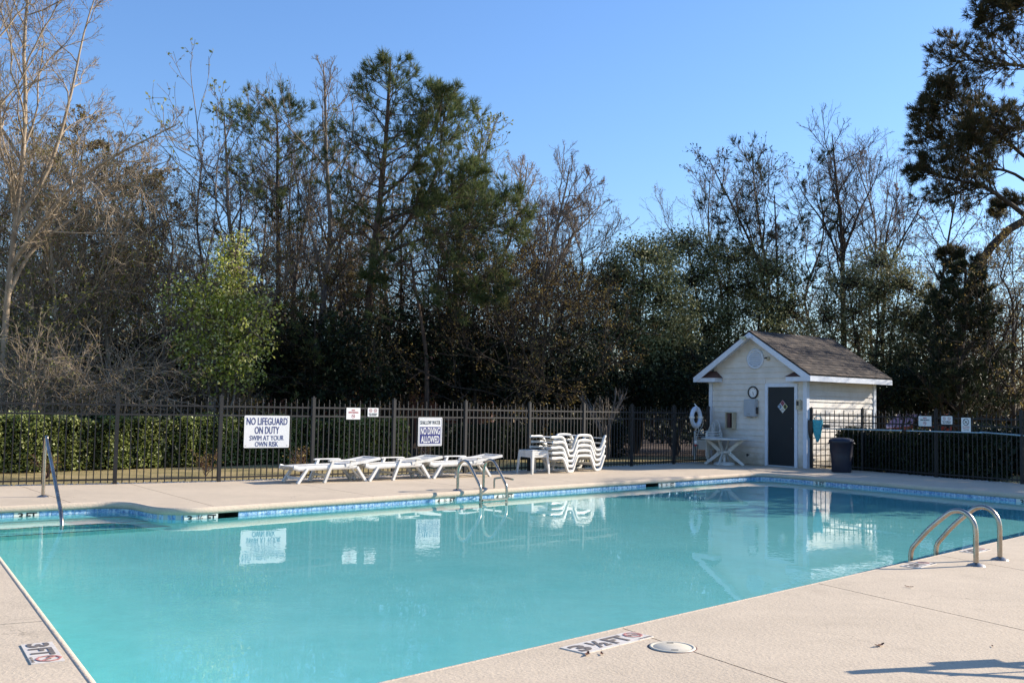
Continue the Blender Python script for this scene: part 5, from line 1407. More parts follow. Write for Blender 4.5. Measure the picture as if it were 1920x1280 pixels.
# narrow pine
T = trunk_px([(520, 640), (522, 500), (520, 350), (520, 240), (515, 188)], 33.0, .12, .02)
pine_tree('pine_tree', 'narrow dark pine second from left with a small pointed crown', 33, T, M['bark_pine'], M['needle'], GP, l1=36, t0=.60, L1=.20, l2=9, tn=3, dead=12, prof='round', up=.5)
T = trunk_px([(455, 640), (440, 520), (452, 400), (448, 330)], 35.0, .09, .02)
pine_tree('pine_tree', 'small dark pine half hidden left of the narrow pine', 34, T, M['bark_pine'], M['needle_dark'], GP, l1=20, t0=.6, L1=.26, l2=6, tn=2, dead=8, prof='round')
# bare trees between the pines
T = trunk_px([(600, 680), (606, 560), (620, 440), (612, 300), (610, 180), (606, 120)], 32.5, .14, .018)
LB = [limb([(608, 560), (585, 440), (560, 360), (545, 280)], 32.5, .06, .01, dy=.8), limb([(615, 470), (650, 420), (690, 350), (712, 320)], 32.5, .05, .01, dy=-.8), limb([(610, 600), (650, 500), (700, 450), (740, 420)], 32.5, .05, .01)]
bare_tree('bare_tree', 'tall bare tree with reddish twigs just left of the big pine', 35, T, M['bark_grey'], GB, l1=18, l2=7, l3=5, l4=3, t0=.35, L1=.26, up=.8, bud=M['leaf_bud'], budn=1, budsize=.05, limbs=LB, ang=.55)
T = trunk_px([(545, 620), (560, 480), (578, 380), (590, 250)], 34.5, .09, .015)
bare_tree('bare_tree', 'thin bare tree between the narrow pine and the tall reddish one', 36, T, M['bark_grey'], GB, l1=15, l2=6, l3=5, l4=3, t0=.3, L1=.30, up=.8, bud=M['leaf_bud'], budn=1, budsize=.045, ang=.55)
# the big pine
Y = 31.0
T = trunk_px([(690, 700), (690, 600), (700, 480), (712, 380), (722, 280), (728, 190), (732, 108)], Y, .165, .03)
LB = [limb([(700, 490), (770, 455), (850, 435), (920, 418), (968, 392)], Y, .055, .014, dy=-1.6), limb([(698, 500), (745, 440), (790, 380), (818, 320), (836, 200)], Y, .06, .014, dy=.8),
      limb([(705, 440), (760, 400), (830, 380), (890, 320)], Y, .045, .012, dy=-.8), limb([(714, 370), (770, 320), (815, 250), (830, 175)], Y, .04, .012, dy=-.6), limb([(708, 420), (760, 400), (850, 400), (905, 370)], Y, .04, .012, dy=1.5)]
pine_tree('pine_tree', 'tallest pine in the middle with a broad sunlit crown and long right-hand limbs', 41, T, M['bark_pine'], M['needle'], GP, l1=54, t0=.52, L1=.16, l2=10, tn=2, nn_=11, nl=.24, nw=.015, limbs=LB, lim_n=22, prof='round', dead=6, up=.4)
# low green pine boughs right of it
T = trunk_px([(800, 690), (790, 600), (775, 520), (770, 470)], 30.0, .09, .02)
LB = [limb([(775, 510), (830, 505), (900, 520), (950, 535)], 30.0, .035, .01, dy=-.8), limb([(773, 495), (720, 500), (690, 520)], 30.0, .03, .01, dy=-.6), limb([(778, 530), (850, 550), (900, 560)], 30.0, .03, .01, dy=-1.2)]
pine_tree('pine_tree', 'young pine with soft green boughs at the foot of the tallest pine', 42, T, M['bark_pine'], M['needle'], GP, l1=22, t0=.62, L1=.34, l2=8, tn=2, limbs=LB, lim_n=20, prof='flat')
# budding light green tree behind
T = trunk_px([(860, 640), (855, 500), (880, 400), (898, 300), (905, 225)], 35.0, .10, .015)
bare_tree('budding_tree', 'slender tree with pale green buds behind the tallest pine', 43, T, M['bark_grey'], GB, l1=18, l2=6, l3=5, l4=0, t0=.45, L1=.22, up=.9, bud=M['leaf_green_bud'], budn=3, budsize=.11, ang=.5, fine=.006)
# bare trees in the middle
T = trunk_px([(950, 700), (935, 610), (930, 520), (960, 440), (985, 340), (990, 305)], 33.0, .11, .015)
bare_tree('bare_tree', 'bare tree with a pinkish crown left of the spreading bare tree', 44, T, M['bark_tan'], GB, l1=18, l2=7, l3=5, l4=3, t0=.4, L1=.26, up=.8, bud=M['leaf_bud'], budn=1, budsize=.045, ang=.55)
T = trunk_px([(985, 700), (1000, 620), (1020, 540), (1040, 440), (1062, 350), (1068, 310)], 32.0, .13, .015)
LB = [limb([(1025, 530), (1070, 450), (1110, 400), (1135, 380)], 32.0, .05, .01, dy=.6), limb([(1010, 580), (1000, 480), (975, 400), (965, 350)], 32.0, .05, .01, dy=-.6), limb([(1035, 470), (1050, 420), (1100, 350), (1120, 330)], 32.0, .04, .01)]
bare_tree('bare_tree', 'spreading dark bare tree just left of the round evergreens', 45, T, M['bark_grey'], GB, l1=16, l2=7, l3=6, l4=3, t0=.4, L1=.28, up=.6, bud=M['leaf_bud'], budn=1, budsize=.04, limbs=LB, ang=.65)
T = trunk_px([(890, 700), (870, 620), (838, 540), (830, 470)], 31.5, .08, .015)
bare_tree('bare_tree', 'crooked bare tree below the tallest pine', 46, T, M['bark_dark'], GB, l1=14, l2=6, l3=5, l4=2, t0=.3, L1=.45, up=.5, ang=.8)
T = trunk_px([(1060, 700), (1052, 620), (1060, 560), (1070, 520)], 33.5, .07, .015)
bare_tree('brown_leaved_tree', 'low rusty-leaved tree under the spreading bare tree', 47, T, M['bark_dark'], GB, l1=22, l2=7, l3=5, l4=2, t0=.2, L1=.5, up=.3, bud=M['leaf_brown'], budn=2, budsize=.08, ang=.9)
T = trunk_px([(940, 690), (930, 600), (925, 540)], 34.5, .07, .015)
bare_tree('brown_leaved_tree', 'rusty-leaved tree in the shade right of the crooked bare one', 48, T, M['bark_dark'], GB, l1=22, l2=7, l3=5, l4=2, t0=.2, L1=.5, up=.3, bud=M['leaf_brown'], budn=2, budsize=.08, ang=.9)
# dark evergreen understorey
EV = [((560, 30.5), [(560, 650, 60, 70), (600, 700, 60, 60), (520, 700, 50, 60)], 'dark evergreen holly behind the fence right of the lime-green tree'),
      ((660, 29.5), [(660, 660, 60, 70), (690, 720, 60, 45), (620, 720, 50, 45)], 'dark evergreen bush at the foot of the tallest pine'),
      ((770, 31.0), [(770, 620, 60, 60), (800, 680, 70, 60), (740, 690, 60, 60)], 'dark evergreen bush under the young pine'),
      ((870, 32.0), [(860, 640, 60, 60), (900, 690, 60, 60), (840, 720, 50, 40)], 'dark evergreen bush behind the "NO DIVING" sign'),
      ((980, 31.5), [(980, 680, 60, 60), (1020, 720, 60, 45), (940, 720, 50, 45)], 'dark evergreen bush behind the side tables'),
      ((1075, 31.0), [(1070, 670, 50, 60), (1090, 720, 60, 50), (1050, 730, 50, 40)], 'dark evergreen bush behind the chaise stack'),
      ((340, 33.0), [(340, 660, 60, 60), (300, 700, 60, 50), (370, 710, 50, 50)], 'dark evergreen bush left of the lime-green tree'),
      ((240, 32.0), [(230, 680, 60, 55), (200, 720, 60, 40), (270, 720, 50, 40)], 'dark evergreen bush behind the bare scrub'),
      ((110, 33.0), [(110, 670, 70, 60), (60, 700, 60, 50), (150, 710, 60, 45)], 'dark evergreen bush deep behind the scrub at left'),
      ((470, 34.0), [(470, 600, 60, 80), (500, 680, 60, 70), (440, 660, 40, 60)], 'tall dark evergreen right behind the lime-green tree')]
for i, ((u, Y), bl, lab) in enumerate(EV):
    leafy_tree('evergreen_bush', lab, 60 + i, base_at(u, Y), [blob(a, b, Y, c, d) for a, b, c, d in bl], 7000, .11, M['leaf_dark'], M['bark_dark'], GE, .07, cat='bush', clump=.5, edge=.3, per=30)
# young fir-like tree in the shade
T = trunk_px([(590, 700), (590, 640), (592, 560)], 29.5, .05, .012)
pine_tree('young_conifer', 'small feathery conifer in the shade between the big sign and the small signs', 75, T, M['bark_dark'], M['needle'], GP, l1=36, t0=.12, L1=.42, l2=6, tn=2, nl=.13, ang=1.3)
# big round olive-green trees
Y = 34.0
leafy_tree('round_evergreen', 'broad rounded grey-green tree left of the shed', 81, base_at(1190, Y), [blob(1205, 500, Y, 65, 55), blob(1150, 560, Y, 55, 80), blob(1230, 600, Y, 80, 80), blob(1170, 680, Y, 80, 70), blob(1250, 690, Y, 70, 70), blob(1120, 660, Y, 30, 60)], 40000, .09, M['leaf_olive'], M['bark_dark'], GE, .16, clump=.42, edge=.5, per=18)
Y = 37.0
leafy_tree('round_evergreen', 'broad rounded grey-green tree rising behind the shed roof', 82, base_at(1360, Y), [blob(1285, 485, Y, 70, 60), blob(1370, 510, Y, 80, 55), blob(1450, 535, Y, 65, 60), blob(1310, 610, Y, 80, 80), blob(1400, 620, Y, 90, 70), blob(1480, 610, Y, 50, 60), blob(1300, 700, Y, 80, 60)], 46000, .09, M['leaf_olive'], M['bark_dark'], GE, .18, clump=.42, edge=.5, per=18)
Y = 33.0
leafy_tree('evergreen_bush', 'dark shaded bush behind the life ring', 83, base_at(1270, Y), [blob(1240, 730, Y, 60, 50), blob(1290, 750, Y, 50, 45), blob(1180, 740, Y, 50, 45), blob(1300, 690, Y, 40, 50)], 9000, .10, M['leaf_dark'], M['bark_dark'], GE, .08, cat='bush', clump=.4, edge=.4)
# trees behind the shed
T = trunk_px([(1440, 640), (1430, 520), (1400, 440), (1360, 360), (1330, 300)], 38.0, .10, .015)
bare_tree('bare_tree', 'bare tree with a few dark leaves left of the dark tufted pine', 84, T, M['bark_dark'], GB, l1=16, l2=6, l3=5, l4=2, t0=.35, L1=.30, up=.7, bud=M['leaf_dark'], budn=1, budsize=.11, ang=.6)
T = trunk_px([(1450, 640), (1440, 520), (1420, 400), (1410, 290)], 39.0, .09, .015)
bare_tree('bare_tree', 'thin bare tree whose tip rises above the dark tufted pine', 85, T, M['bark_grey'], GB, l1=16, l2=6, l3=5, l4=2, t0=.5, L1=.22, up=.8, ang=.5)
T = trunk_px([(1460, 640), (1458, 520), (1455, 440), (1452, 365)], 36.5, .09, .02)
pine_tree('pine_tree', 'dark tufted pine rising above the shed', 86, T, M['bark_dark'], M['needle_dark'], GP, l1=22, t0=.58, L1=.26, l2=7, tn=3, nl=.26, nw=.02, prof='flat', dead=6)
T = trunk_px([(1582, 640), (1580, 520), (1578, 440), (1568, 340), (1560, 250)], 37.0, .15, .015)
LB = [limb([(1580, 500), (1545, 420), (1510, 370), (1490, 330)], 37.0, .05, .01, dy=.6), limb([(1580, 480), (1610, 400), (1640, 340), (1650, 300)], 37.0, .05, .01, dy=-.6), limb([(1582, 600), (1640, 560), (1680, 540)], 36.5, .05, .01)]
bare_tree('bare_tree', 'bare tree with fine reddish leaves directly above the shed ridge', 87, T, M['bark_dark'], GB, l1=18, l2=7, l3=5, l4=3, t0=.45, L1=.28, up=.7, bud=M['leaf_bud'], budn=1, budsize=.065, limbs=LB, ang=.65)
T = trunk_px([(1655, 640), (1660, 540), (1680, 470), (1720, 400), (1738, 360)], 36.0, .09, .012)
LB = [limb([(1664, 520), (1660, 460), (1672, 400), (1690, 350)], 36.0, .05, .01)]
bare_tree('bare_tree', 'leaning bare tree with reddish leaves right of the shed ridge', 88, T, M['bark_dark'], GB, l1=12, l2=6, l3=5, l4=3, t0=.5, L1=.30, up=.7, bud=M['leaf_bud'], budn=1, budsize=.06, limbs=LB)
Y = 34.5
leafy_tree('round_evergreen', 'loose grey-green tree with pale leaves right behind the shed', 89, base_at(1640, Y), [blob(1645, 510, Y, 60, 50), blob(1590, 560, Y, 60, 65), blob(1550, 620, Y, 40, 50), blob(1690, 560, Y, 60, 60), blob(1650, 630, Y, 60, 60), blob(1710, 640, Y, 50, 60), blob(1680, 710, Y, 60, 50)], 24000, .085, M['leaf_grey'], M['bark_dark'], GE, .14, clump=.40, edge=.4, per=14)
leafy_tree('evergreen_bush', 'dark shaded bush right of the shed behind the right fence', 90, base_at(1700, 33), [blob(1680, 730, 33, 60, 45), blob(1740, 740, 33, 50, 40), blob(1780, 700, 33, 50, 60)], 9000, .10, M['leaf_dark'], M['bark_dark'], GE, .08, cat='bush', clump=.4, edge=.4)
# dark cedar at right
T = trunk_px([(1800, 700), (1800, 620), (1812, 505)], 31.4, .10, .02)
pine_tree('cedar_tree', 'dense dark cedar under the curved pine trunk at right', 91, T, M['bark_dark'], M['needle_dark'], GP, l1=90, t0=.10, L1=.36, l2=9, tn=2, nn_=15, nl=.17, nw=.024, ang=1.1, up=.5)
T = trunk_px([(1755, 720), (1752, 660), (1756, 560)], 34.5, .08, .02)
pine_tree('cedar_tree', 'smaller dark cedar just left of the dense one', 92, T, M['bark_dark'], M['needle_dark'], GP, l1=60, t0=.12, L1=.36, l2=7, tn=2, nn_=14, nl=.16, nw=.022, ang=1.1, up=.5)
# the big curved pine at right
Y = 32.6
T = trunk_px([(1795, 690), (1806, 600), (1818, 530), (1846, 480), (1886, 434), (1935, 405), (1985, 330), (2000, 200), (1990, 60), (1985, -80), (1990, -200)], Y, .17, .05, 26)
LB = [limb([(1930, 410), (1880, 372), (1840, 348), (1780, 335), (1725, 318)], Y, .09, .018, 18, dy=-1.0), limb([(1988, 320), (1930, 300), (1870, 250), (1800, 215), (1745, 185)], Y, .08, .018, 18, dy=.8), limb([(1998, 220), (1940, 240), (1880, 240), (1820, 250)], Y, .07, .018, 18, dy=-1.2),
      limb([(1998, 180), (1940, 130), (1870, 120), (1800, 115), (1770, 160)], Y, .07, .018, 18, dy=.6), limb([(1990, 40), (1930, 10), (1880, 25), (1845, 40)], Y, .06, .018, 16, dy=-.5), limb([(1985, -60), (1930, -30), (1890, -10), (1860, 5)], Y, .06, .015, 16), limb([(1965, 370), (1900, 325), (1850, 310), (1760, 250), (1735, 225)], Y, .06, .015, 16, dy=1.0),
      limb([(1830, 505), (1800, 485), (1770, 478)], Y, .03, .012, 10, dy=-.6), limb([(1990, 60), (2050, 0), (2120, -20)], Y, .06, .015), limb([(1985, 330), (2060, 280), (2150, 260)], Y, .06, .015), limb([(1950, 395), (1900, 380), (1870, 400)], Y, .04, .012, 12, dy=1.2)]
pine_tree('pine_tree', 'huge rusty-tinged pine with a curved trunk leaning in from the right edge', 93, T, M['bark_dark'], M['needle_rust'], GP, l1=10, t0=.7, L1=.08, l2=8, tn=2, nn_=12, nl=.21, nw=.018, limbs=LB, lim_n=32, prof='flat')
T = trunk_px([(1760, 600), (1770, 500), (1790, 380), (1800, 300)], 35.0, .08, .012)
bare_tree('brown_leaved_tree', 'rust-leaved tree mixed into the left side of the curved pine', 94, T, M['bark_dark'], GB, l1=18, l2=6, l3=5, l4=2, t0=.5, L1=.24, up=.5, bud=M['leaf_bud'], budn=2, budsize=.075, ang=.8)
for i, (u, v, Y, lab) in enumerate([(1880, 560, 33.0, 'bare tree with brown leaves at the right edge under the curved pine'), (1935, 520, 35.0, 'bare tree cut by the right picture edge below the curved pine'), (1850, 600, 36.0, 'low bare tree behind the dense dark cedar')]):
    T = trunk_px([(u - 10, 690), (u, 640), (u + 15, (v + 640) / 2), (u + 8, v)], Y, .09, .012)
    bare_tree('bare_tree', lab, 95 + i, T, M['bark_dark'], GB, l1=18, l2=7, l3=5, l4=2, t0=.2, L1=.5, up=.4, bud=M['leaf_brown'], budn=1, budsize=.08, ang=.8)
# trees beyond the frame on the right carry on the row
for i, (x, y, h) in enumerate([(25.0, 38, 9), (28.0, 33.5, 8)]):
    leafy_tree('round_evergreen', ['grey-green tree beyond the right picture edge, farther', 'grey-green tree beyond the right picture edge, nearer'][i], 120 + i, (x, y, -.06), [(np.array([x, y, h * .6]), np.array([2.2, 2.2, 2.2])), (np.array([x + 1, y, h * .8]), np.array([1.6, 1.6, 1.5])), (np.array([x - 1, y + .6, h * .4]), np.array([1.8, 1.8, 1.6]))], 6000, .13, M['leaf_grey'], M['bark_dark'], GE, .15, clump=.5, per=16)

for i, (x, y, h, R_, n_) in enumerate([(17.2, 22.3, 6.2, 1.6, 8000), (18.8, 25.0, 7.2, 1.8, 10000), (17.2, 25.7, 7.8, 1.2, 6500)]):
    leafy_tree('round_evergreen', ['leafy tree beyond the right edge that shades the right end of the deck', 'taller leafy tree beyond the right edge that shades the right fence', 'slim leafy tree beyond the right edge nearest the hedge'][i], 125 + i, (x, y, -.06), [(np.array([x, y, h * .55]), np.array([R_, R_, 1.9])), (np.array([x + .5, y + .2, h * .82]), np.array([R_ * .8, R_ * .8, 1.3])), (np.array([x - .5, y - .2, h * .28]), np.array([R_ * .9, R_ * .9, 1.5]))], n_, .15, M['leaf_grey'], M['bark_dark'], GE, .13, clump=.45, per=16)
# more of the tangled wood behind the fence
def fill(u, Y, v, lab, seed, kind='brown', W_=.5):
    rg_ = np.random.default_rng(seed); T = trunk_px([(u + rg_.uniform(-15, 15), 660), (u + rg_.uniform(-20, 20), 560), (u + rg_.uniform(-25, 25), (v + 560) / 2), (u + rg_.uniform(-20, 20), v)], Y, .075, .015)
    if kind == 'brown': bare_tree('brown_leaved_tree', lab, seed, T, M['bark_grey'] if u < 500 else M['bark_dark'], GB, l1=24, l2=7, l3=6, l4=3, t0=.15, L1=W_, up=.3, bud=M['leaf_brown'], budn=2, budsize=.065, ang=.95)
    elif kind == 'tan': bare_tree('bare_tree', lab, seed, T, M['bark_tan'], GB, l1=20, l2=8, l3=7, l4=3, t0=.2, L1=W_, up=.35, bud=M['leaf_green_bud'], budn=1, budsize=.05, ang=.9)
    else: bare_tree('bare_tree', lab, seed, T, M['bark_grey'], GB, l1=20, l2=8, l3=6, l4=3, t0=.25, L1=W_ * .8, up=.6, bud=M['leaf_bud'], budn=1, budsize=.05, ang=.7)
for k, (u, Y, v, lab, kind, w) in enumerate([(100, 27.6, 300, 'sunlit twiggy tree just right of the tallest bare tree', 'tan', .5), (205, 29.0, 330, 'twiggy sunlit tree with arching branches above the scrub', 'tan', .5), (300, 30.5, 370, 'brown twiggy tree left behind the lime-green tree', 'brown', .5),
     (-15, 28.5, 300, 'brown-leaved tree at the very left edge behind the tallest bare tree', 'brown', .5), (375, 33.5, 290, 'twiggy tree rising right behind the lime-green tree', 'grey', .45), (545, 34.5, 300, 'twiggy tree right of the narrow pine', 'grey', .45), (655, 34.5, 300, 'twiggy tree filling the gap left of the tallest pine', 'grey', .45),
     (745, 35.0, 330, 'brown twiggy tree behind the trunk of the tallest pine', 'brown', .45), (820, 34.0, 430, 'low brown tree behind the young pine', 'brown', .6), (880, 33.5, 450, 'low brown tree right of the young pine', 'brown', .6), (960, 31.0, 540, 'small rusty tree in the shade right of the "NO DIVING" sign', 'brown', .8), (1030, 30.6, 560, 'small rusty tree in the shade above the side tables', 'brown', .8),
     (1090, 34.5, 420, 'twiggy tree touching the left side of the round evergreens', 'grey', .45), (480, 31.5, 480, 'low brown tree between the lime-green tree and the narrow pine', 'brown', .6), (610, 31.0, 540, 'low brown tree in front of the tall reddish-twigged one', 'brown', .7), (1010, 35.0, 380, 'twiggy tree between the two bare trees of the middle', 'grey', .45), (150, 30.5, 380, 'dense brown tree in the middle of the left-hand trees', 'brown', .55),
     (1520, 39.0, 330, 'twiggy tree between the dark tufted pine and the tree above the shed ridge', 'grey', .45), (1620, 38.5, 300, 'twiggy tree just right of the tree above the shed ridge', 'grey', .45), (1340, 38.5, 330, 'twiggy tree at the left of the dark tufted pine', 'grey', .45), (1890, 31.5, 470, 'brown tree under the curved pine at the right edge', 'brown', .6)]):
    fill(u, Y, v, lab, 300 + k, kind, w)
# deep rows of the wood: copies of the trees in front
_srcs = [o for o in COL.objects if o.parent is None and o.get('group') == GB and o.type == 'EMPTY']
_rd = random.Random(77)
_bare = [o for o in _srcs if o.name.startswith('bare_tree')]; _brown = [o for o in _srcs if o.name.startswith('brown')]
for i, u in enumerate([-40, 10, 40, 80, 110, 160, 200, 240, 300, 345, 395, 430, 480, 520, 560, 600, 640, 665, 710, 760, 820, 850, 880, 915, 960, 1010, 1050, 1090, 1140, 1330, 1500, 1620, 1780, 1840, 1900]):
    src = _rd.choice(_brown if i % 3 else _bare); Y = _rd.uniform(37, 43); c = copy_tree(src); p = base_at(u, Y); c.location = tuple(p)
    s_ = _rd.uniform(.8, 1.05) * (1.0 if u < 700 else .82) * (.75 if 1080 < u < 1600 else 1); c.scale = (s_ * 1.2, s_ * 1.2, s_); c.rotation_euler = (0, 0, _rd.uniform(0, 6.28))
    brown = src in _brown
    tag(c, 'brown-leaved tree deep in the wood behind the front row of trees' if brown else 'bare tree deep in the wood behind the front row of trees', 'tree', 'deep rows of brown-leaved trees' if brown else 'deep rows of bare trees')

# crape myrtle behind the fence
rg = np.random.default_rng(130); b = base_at(1135, 30.0); r = empty('crape_myrtle', tuple(b)); tag(r, 'pale smooth multi-stemmed crape myrtle behind the chaise stack', 'tree')
n1 = 11; th = rg.random(n1) * 6.28; K = 9; t = np.linspace(0, 1, K)[None]; P = np.empty((n1, K, 3)); o_ = rg.uniform(.25, .95, n1)
P[:, :, 0] = b[0] + np.cos(th)[:, None] * (.08 + o_[:, None] * np.clip(t - .45, 0, 1) ** 1.0 * 1.6); P[:, :, 1] = b[1] + np.sin(th)[:, None] * (.08 + o_[:, None] * np.clip(t - .45, 0, 1) * 1.6); P[:, :, 2] = b[2] + 1.95 * t * rg.uniform(.85, 1.05, n1)[:, None]
P[:, 1:] += rg.normal(0, .02, (n1, K - 1, 3)); R = np.tile(np.linspace(.055, .02, K), (n1, 1)); s_ = Soup(); s_.add(*tubes_np(P, R, 7)); s_.build('trunk', M['bark_myrtle'], r, True)
s_ = Soup(); p2, r2 = spawn(rg, P, R, 4, .55, 1, .6, .22, .6, .12, 5, .6, .006); s_.add(*tubes_np(p2, r2, 4)); p3, r3 = spawn(rg, p2, r2, 4, .3, 1, .6, .5, .5, .12, 4, .6, .004); s_.add(*tubes_np(p3, r3, 3)); s_.build('branches', M['bark_myrtle'], r, True, stuff=True)

# hedges
def hedge(path, w, h, lab, seed, n, size=.055, mat=None):
    rg = np.random.default_rng(seed); P = np.array(path, float); r = empty('hedge', (path[0][0], path[0][1], -.06)); tag(r, lab, 'hedge')
    seg = np.linalg.norm(np.diff(P, axis=0), axis=1); cum = np.concatenate([[0], np.cumsum(seg)])
    def frame(s):
        i = np.clip(np.searchsorted(cum, s, side='right') - 1, 0, len(seg) - 1); f = (s - cum[i]) / seg[i]; p = P[i] + (P[i + 1] - P[i]) * f[:, None]; d = (P[i + 1] - P[i]) / seg[i][:, None]; return p, np.stack([-d[:, 1], d[:, 0]], 1)
    s = rg.random(n) * cum[-1]; p, nr = frame(s)
    face = rg.random(n); q = rg.random(n); lump = .07 * np.sin(s * 3.1 + 1) + .06 * np.sin(s * 7.3) + .06 * np.sin(s * 1.3) + .03 * np.sin(s * 17)
    hw = w / 2
    off = np.where(face < .45, -hw, np.where(face < .7, hw, (q * 2 - 1) * hw)); zz = np.where(face < .7, .04 + (h - .04) * q, h)
    cz = np.abs(rg.normal(0, 1, n)) * .07
    off = off - np.sign(off) * cz * (face < .7) + lump * np.sign(off) * (face < .7); zz = zz - cz * (face >= .7) + lump * .5 * (zz / h)
    edge_ = (zz / h) ** 6 * .08; off = off - np.sign(off) * edge_
    pos = np.stack([p[:, 0] + nr[:, 0] * off, p[:, 1] + nr[:, 1] * off, zz - .06], 1)
    fo = Soup(); leaves(rg, pos, size, fo, .62); fo.build('foliage', mat or M['leaf_hedge'], r, stuff=True)
    st = Soup(); m_ = int(cum[-1] * 14); s2 = rg.random(m_) * cum[-1]; p2, nr2 = frame(s2); K = 5; t = np.linspace(0, 1, K)[None, :, None]
    b0 = np.concatenate([p2, np.full((m_, 1), -.06)], 1); o2 = rg.uniform(-hw, hw, (m_, 1)) * .85; b1 = np.concatenate([p2 + nr2 * o2, np.full((m_, 1), h * .92)], 1)
    Q = b0[:, None] * (1 - t) + b1[:, None] * t; Q[:, 1:-1] += rg.normal(0, .05, (m_, K - 2, 3)); st.add(*tubes_np(Q, np.tile(np.linspace(.014, .005, K), (m_, 1)), 4)); st.build('stems', M['bark_dark'], r, True, stuff=True)
    # inner mass of larger, darker leaves that makes the hedge opaque
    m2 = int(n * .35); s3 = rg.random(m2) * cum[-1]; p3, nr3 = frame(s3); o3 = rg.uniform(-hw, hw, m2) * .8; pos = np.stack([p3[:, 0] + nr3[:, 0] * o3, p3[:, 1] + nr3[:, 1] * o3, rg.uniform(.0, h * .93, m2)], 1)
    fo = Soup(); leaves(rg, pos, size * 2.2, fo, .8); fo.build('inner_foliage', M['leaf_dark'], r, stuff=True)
    return r
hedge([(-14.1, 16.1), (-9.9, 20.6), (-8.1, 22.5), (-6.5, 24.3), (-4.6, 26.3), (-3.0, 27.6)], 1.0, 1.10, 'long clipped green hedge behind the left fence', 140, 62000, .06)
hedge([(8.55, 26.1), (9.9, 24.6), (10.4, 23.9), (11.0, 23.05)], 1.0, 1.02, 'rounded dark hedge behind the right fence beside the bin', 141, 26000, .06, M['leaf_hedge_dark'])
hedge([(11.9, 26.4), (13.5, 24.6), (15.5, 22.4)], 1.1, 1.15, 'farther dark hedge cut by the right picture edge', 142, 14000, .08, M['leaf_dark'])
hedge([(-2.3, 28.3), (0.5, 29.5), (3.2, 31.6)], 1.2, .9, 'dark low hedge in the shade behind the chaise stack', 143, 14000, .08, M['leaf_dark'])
# little bare rose bushes between the fence and hedge
for i, (u, v, h, lab) in enumerate([(386, 893, .45, 'small thorny bare bush behind the fence below the big sign, left'), (566, 888, .5, 'small reddish bush behind the fence above the first lounger'), (800, 874, .55, 'small reddish bush behind the fence under the "NO DIVING" sign'), (88, 897, .4, 'tiny bare bush behind the fence near the grab rail')]):
    rg = np.random.default_rng(150 + i); p = G(u, v); d_ = Vector((p.x, p.y, 0)).normalized(); p = p + d_ * .9; r = empty('small_bush', (p.x, p.y, -.06)); tag(r, lab, 'bush', 'small bushes between fence and hedge')
    n1 = 12; th = rg.random(n1) * 6.28; K = 6; t = np.linspace(0, 1, K)[None]; P = np.empty((n1, K, 3)); o_ = rg.uniform(.05, .3, n1)
    P[:, :, 0] = p.x + np.cos(th)[:, None] * o_[:, None] * t; P[:, :, 1] = p.y + np.sin(th)[:, None] * o_[:, None] * t; P[:, :, 2] = -.06 + h * rg.uniform(.6, 1.1, n1)[:, None] * t
    P[:, 1:] += rg.normal(0, .015, (n1, K - 1, 3)); R = np.tile(np.linspace(.008, .004, K), (n1, 1)); s_ = Soup(); s_.add(*tubes_np(P, R, 4)); p2, r2 = spawn(rg, P, R, 5, .3, 1, .7, .4, .2, .15, 4, .6, .003); s_.add(*tubes_np(p2, r2, 3)); s_.build('stems', M['wood_brown'], r, True, stuff=True)
    fo = Soup(); pos, tn = chain_pts(rg, p2, 3, .2, .02); leaves(rg, pos, .05, fo, .5); fo.build('leaves', M['leaf_brown'], r, stuff=True)

# distant woodland that reads as one mass
rg = np.random.default_rng(200)
fo = Soup(); fb = Soup(); tr = Soup()
N = 260; x = rg.uniform(-52, 60, N); y = rg.uniform(44, 66, N); H = rg.uniform(5.0, 8.5, N) * np.where((x > 1) & (x < 22), .62, 1.0)
K = 7; t = np.linspace(0, 1, K)[None]; P = np.empty((N, K, 3)); P[:, :, 0] = x[:, None] + rg.normal(0, .4, N)[:, None] * t; P[:, :, 1] = y[:, None]; P[:, :, 2] = -.06 + H[:, None] * t; R = np.linspace(1, .15, K)[None] * rg.uniform(.08, .17, N)[:, None]
tr.add(*tubes_np(P, R, 5)); p2, r2 = spawn(rg, P, R, 12, .3, 1, .8, .28, .4, .14, 5, .5, .012); tr.add(*tubes_np(p2, r2, 3)); p3, r3 = spawn(rg, p2, r2, 5, .2, 1, .7, .5, .3, .14, 4, .5, .009); tr.add(*tubes_np(p3, r3, 3))
o = tr.build('distant_woodland', M['bark_dark'], None, True); tag(o, 'mass of thin distant trunks and twigs filling the gaps in the tree line', 'woodland', kind='stuff')
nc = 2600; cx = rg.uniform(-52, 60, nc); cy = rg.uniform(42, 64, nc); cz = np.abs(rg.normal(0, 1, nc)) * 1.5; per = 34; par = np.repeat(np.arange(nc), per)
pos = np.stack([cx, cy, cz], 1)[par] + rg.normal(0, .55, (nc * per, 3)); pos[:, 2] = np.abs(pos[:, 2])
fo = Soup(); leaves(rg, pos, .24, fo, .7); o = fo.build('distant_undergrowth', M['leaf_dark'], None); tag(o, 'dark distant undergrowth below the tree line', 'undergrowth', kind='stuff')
nc = 900; cx = rg.uniform(-52, 60, nc); cy = rg.uniform(42, 64, nc); cz = rg.uniform(1.5, 5, nc); par = np.repeat(np.arange(nc), 26)
pos = np.stack([cx, cy, cz], 1)[par] + rg.normal(0, .6, (nc * 26, 3)); fo = Soup(); leaves(rg, pos, .16, fo, .6); o = fo.build('distant_brown_foliage', M['leaf_brown'], None); tag(o, 'haze of distant brown leaves among the far trunks', 'foliage', kind='stuff')

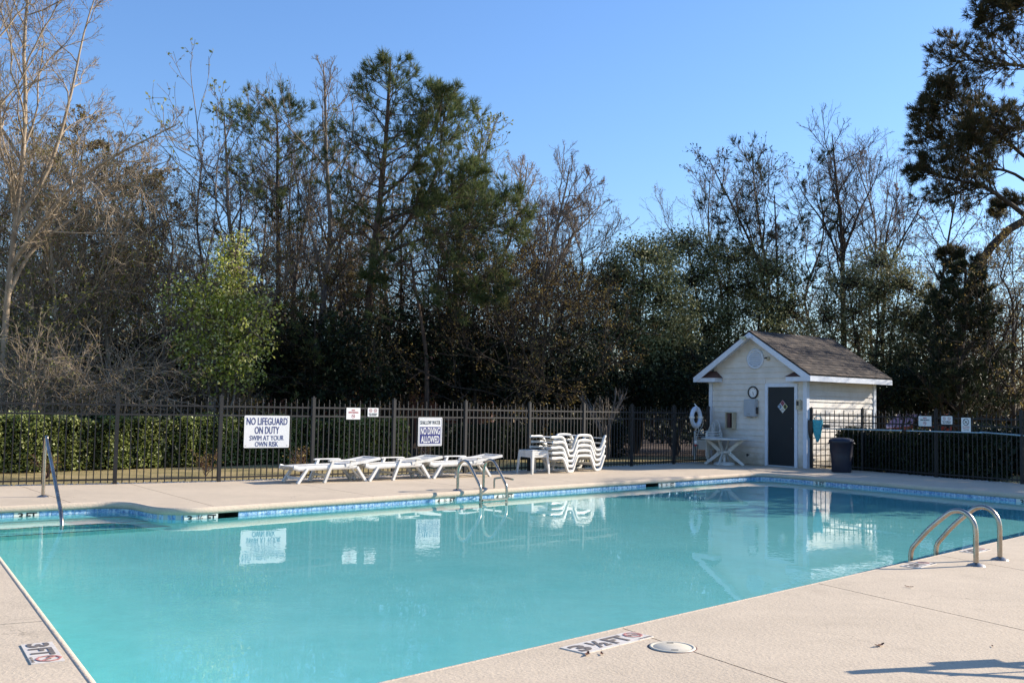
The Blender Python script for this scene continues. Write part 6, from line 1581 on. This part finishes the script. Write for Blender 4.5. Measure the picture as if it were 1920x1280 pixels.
# low brick building glimpsed through the trunks
bz = at(660, 735, 41.0); r = empty('brick_building', (bz.x, 41.0, -.06)); tag(r, 'low pinkish brick building glimpsed between the trunks behind the middle of the fence', 'building')
wl = MB().box(-5.6, 5.6, 0, 6, 0, 2.3).build('wall', M['brick'], r)
for k in range(26): MB().box(-5.6, 5.6, -.012, 0.0, .05 + k * .086, .05 + k * .086 + .07).build('brick_course', M['brick'], wl)
MB().add([(-6, -.4, 2.3), (6, -.4, 2.3), (6, 6.4, 2.3), (-6, 6.4, 2.3), (-5, 3, 3.6), (5, 3, 3.6)], [(0, 1, 5, 4), (2, 3, 4, 5), (1, 2, 5), (3, 0, 4), (0, 3, 2, 1)]).build('roof', M['wood_brown'], r)
for xx in (-4, -1.6, 1.6, 4):
    f = MB().box(xx - .55, xx + .55, -.05, -.015, .9, 2.0).build('window', M['sign_white'], r); MB().box(xx - .48, xx + .48, -.06, -.051, .97, 1.93).build('pane', M['door'], f)
# power lines
for i, (v0, lab) in enumerate([(484, 'topmost of the three thin power lines in the right-hand sky'), (491, 'middle one of the three power lines in the right-hand sky'), (501, 'lowest of the three power lines in the right-hand sky')]):
    a, b = at(1560, v0 + 3, 90), at(2080, v0 - 4, 84)
    c = (a + b) / 2; o = MB().tube([(a + (b - a) * k / 16) - c - Vector((0, 0, .5 * (1 - (k / 8 - 1) ** 2))) for k in range(17)], .022, 5).build('power_line', M['dark']); o.location = c; ROOTM[o.name] = Matrix(); tag(o, lab, 'cable', 'power lines')
# red parked car beyond the hedge
c = at(1734, 774, 38.0); r = empty('parked_car', (c.x, 38.0, -.06), math.radians(8)); tag(r, 'red car parked beyond the right fence, only its roof line showing', 'car'); red = simple('car_red', (0.45, 0.03, 0.03), .25)
bd = [(-2.1, .35), (-2.15, .75), (-1.9, .95), (-1.1, 1.02), (-.6, 1.45), (.6, 1.48), (1.15, 1.02), (1.95, .92), (2.15, .7), (2.1, .35)]
MB().prism(bd, -.85, .85, XZ).build('body', red, r); MB().prism([(-.98, 1.04), (-.55, 1.40), (.55, 1.42), (1.0, 1.04)], -.862, .862, XZ).build('window', M['door'], r)
for xx in (-1.35, 1.35):
    for yy in (-.8, .8):
        w = MB().lathe([(.0, -.1), (.3, -.1), (.33, -.07), (.33, .07), (.3, .1), (0, .1)], 20, Matrix.Translation((xx, yy, .33)) @ XZ).build('wheel', M['dark'], r); MB().lathe([(0, -.105), (.18, -.108), (.18, .108), (0, .105)], 14, Matrix.Translation((xx, yy, .33)) @ XZ).build('rim', M['steel'], w)
for yy in (-.6, .6): MB().box(-2.17, -2.10, yy - .15, yy + .15, .62, .76).build('headlight', M['sign_white'], r)
# small white utility box in the grass at right
p = G(1875, 893); d_ = Vector((p.x, p.y, 0)).normalized() * 1.2; r = empty('utility_box', (p.x + d_.x, p.y + d_.y, -.06), .4); tag(r, 'tiny white utility box on the grass behind the right fence', 'utility box')
MB().box(-.09, .09, -.06, .06, 0, .22).build('housing', M['sign_white'], r); MB().box(-.10, .10, -.07, .07, .22, .24).build('cap', M['sign_white'], r)
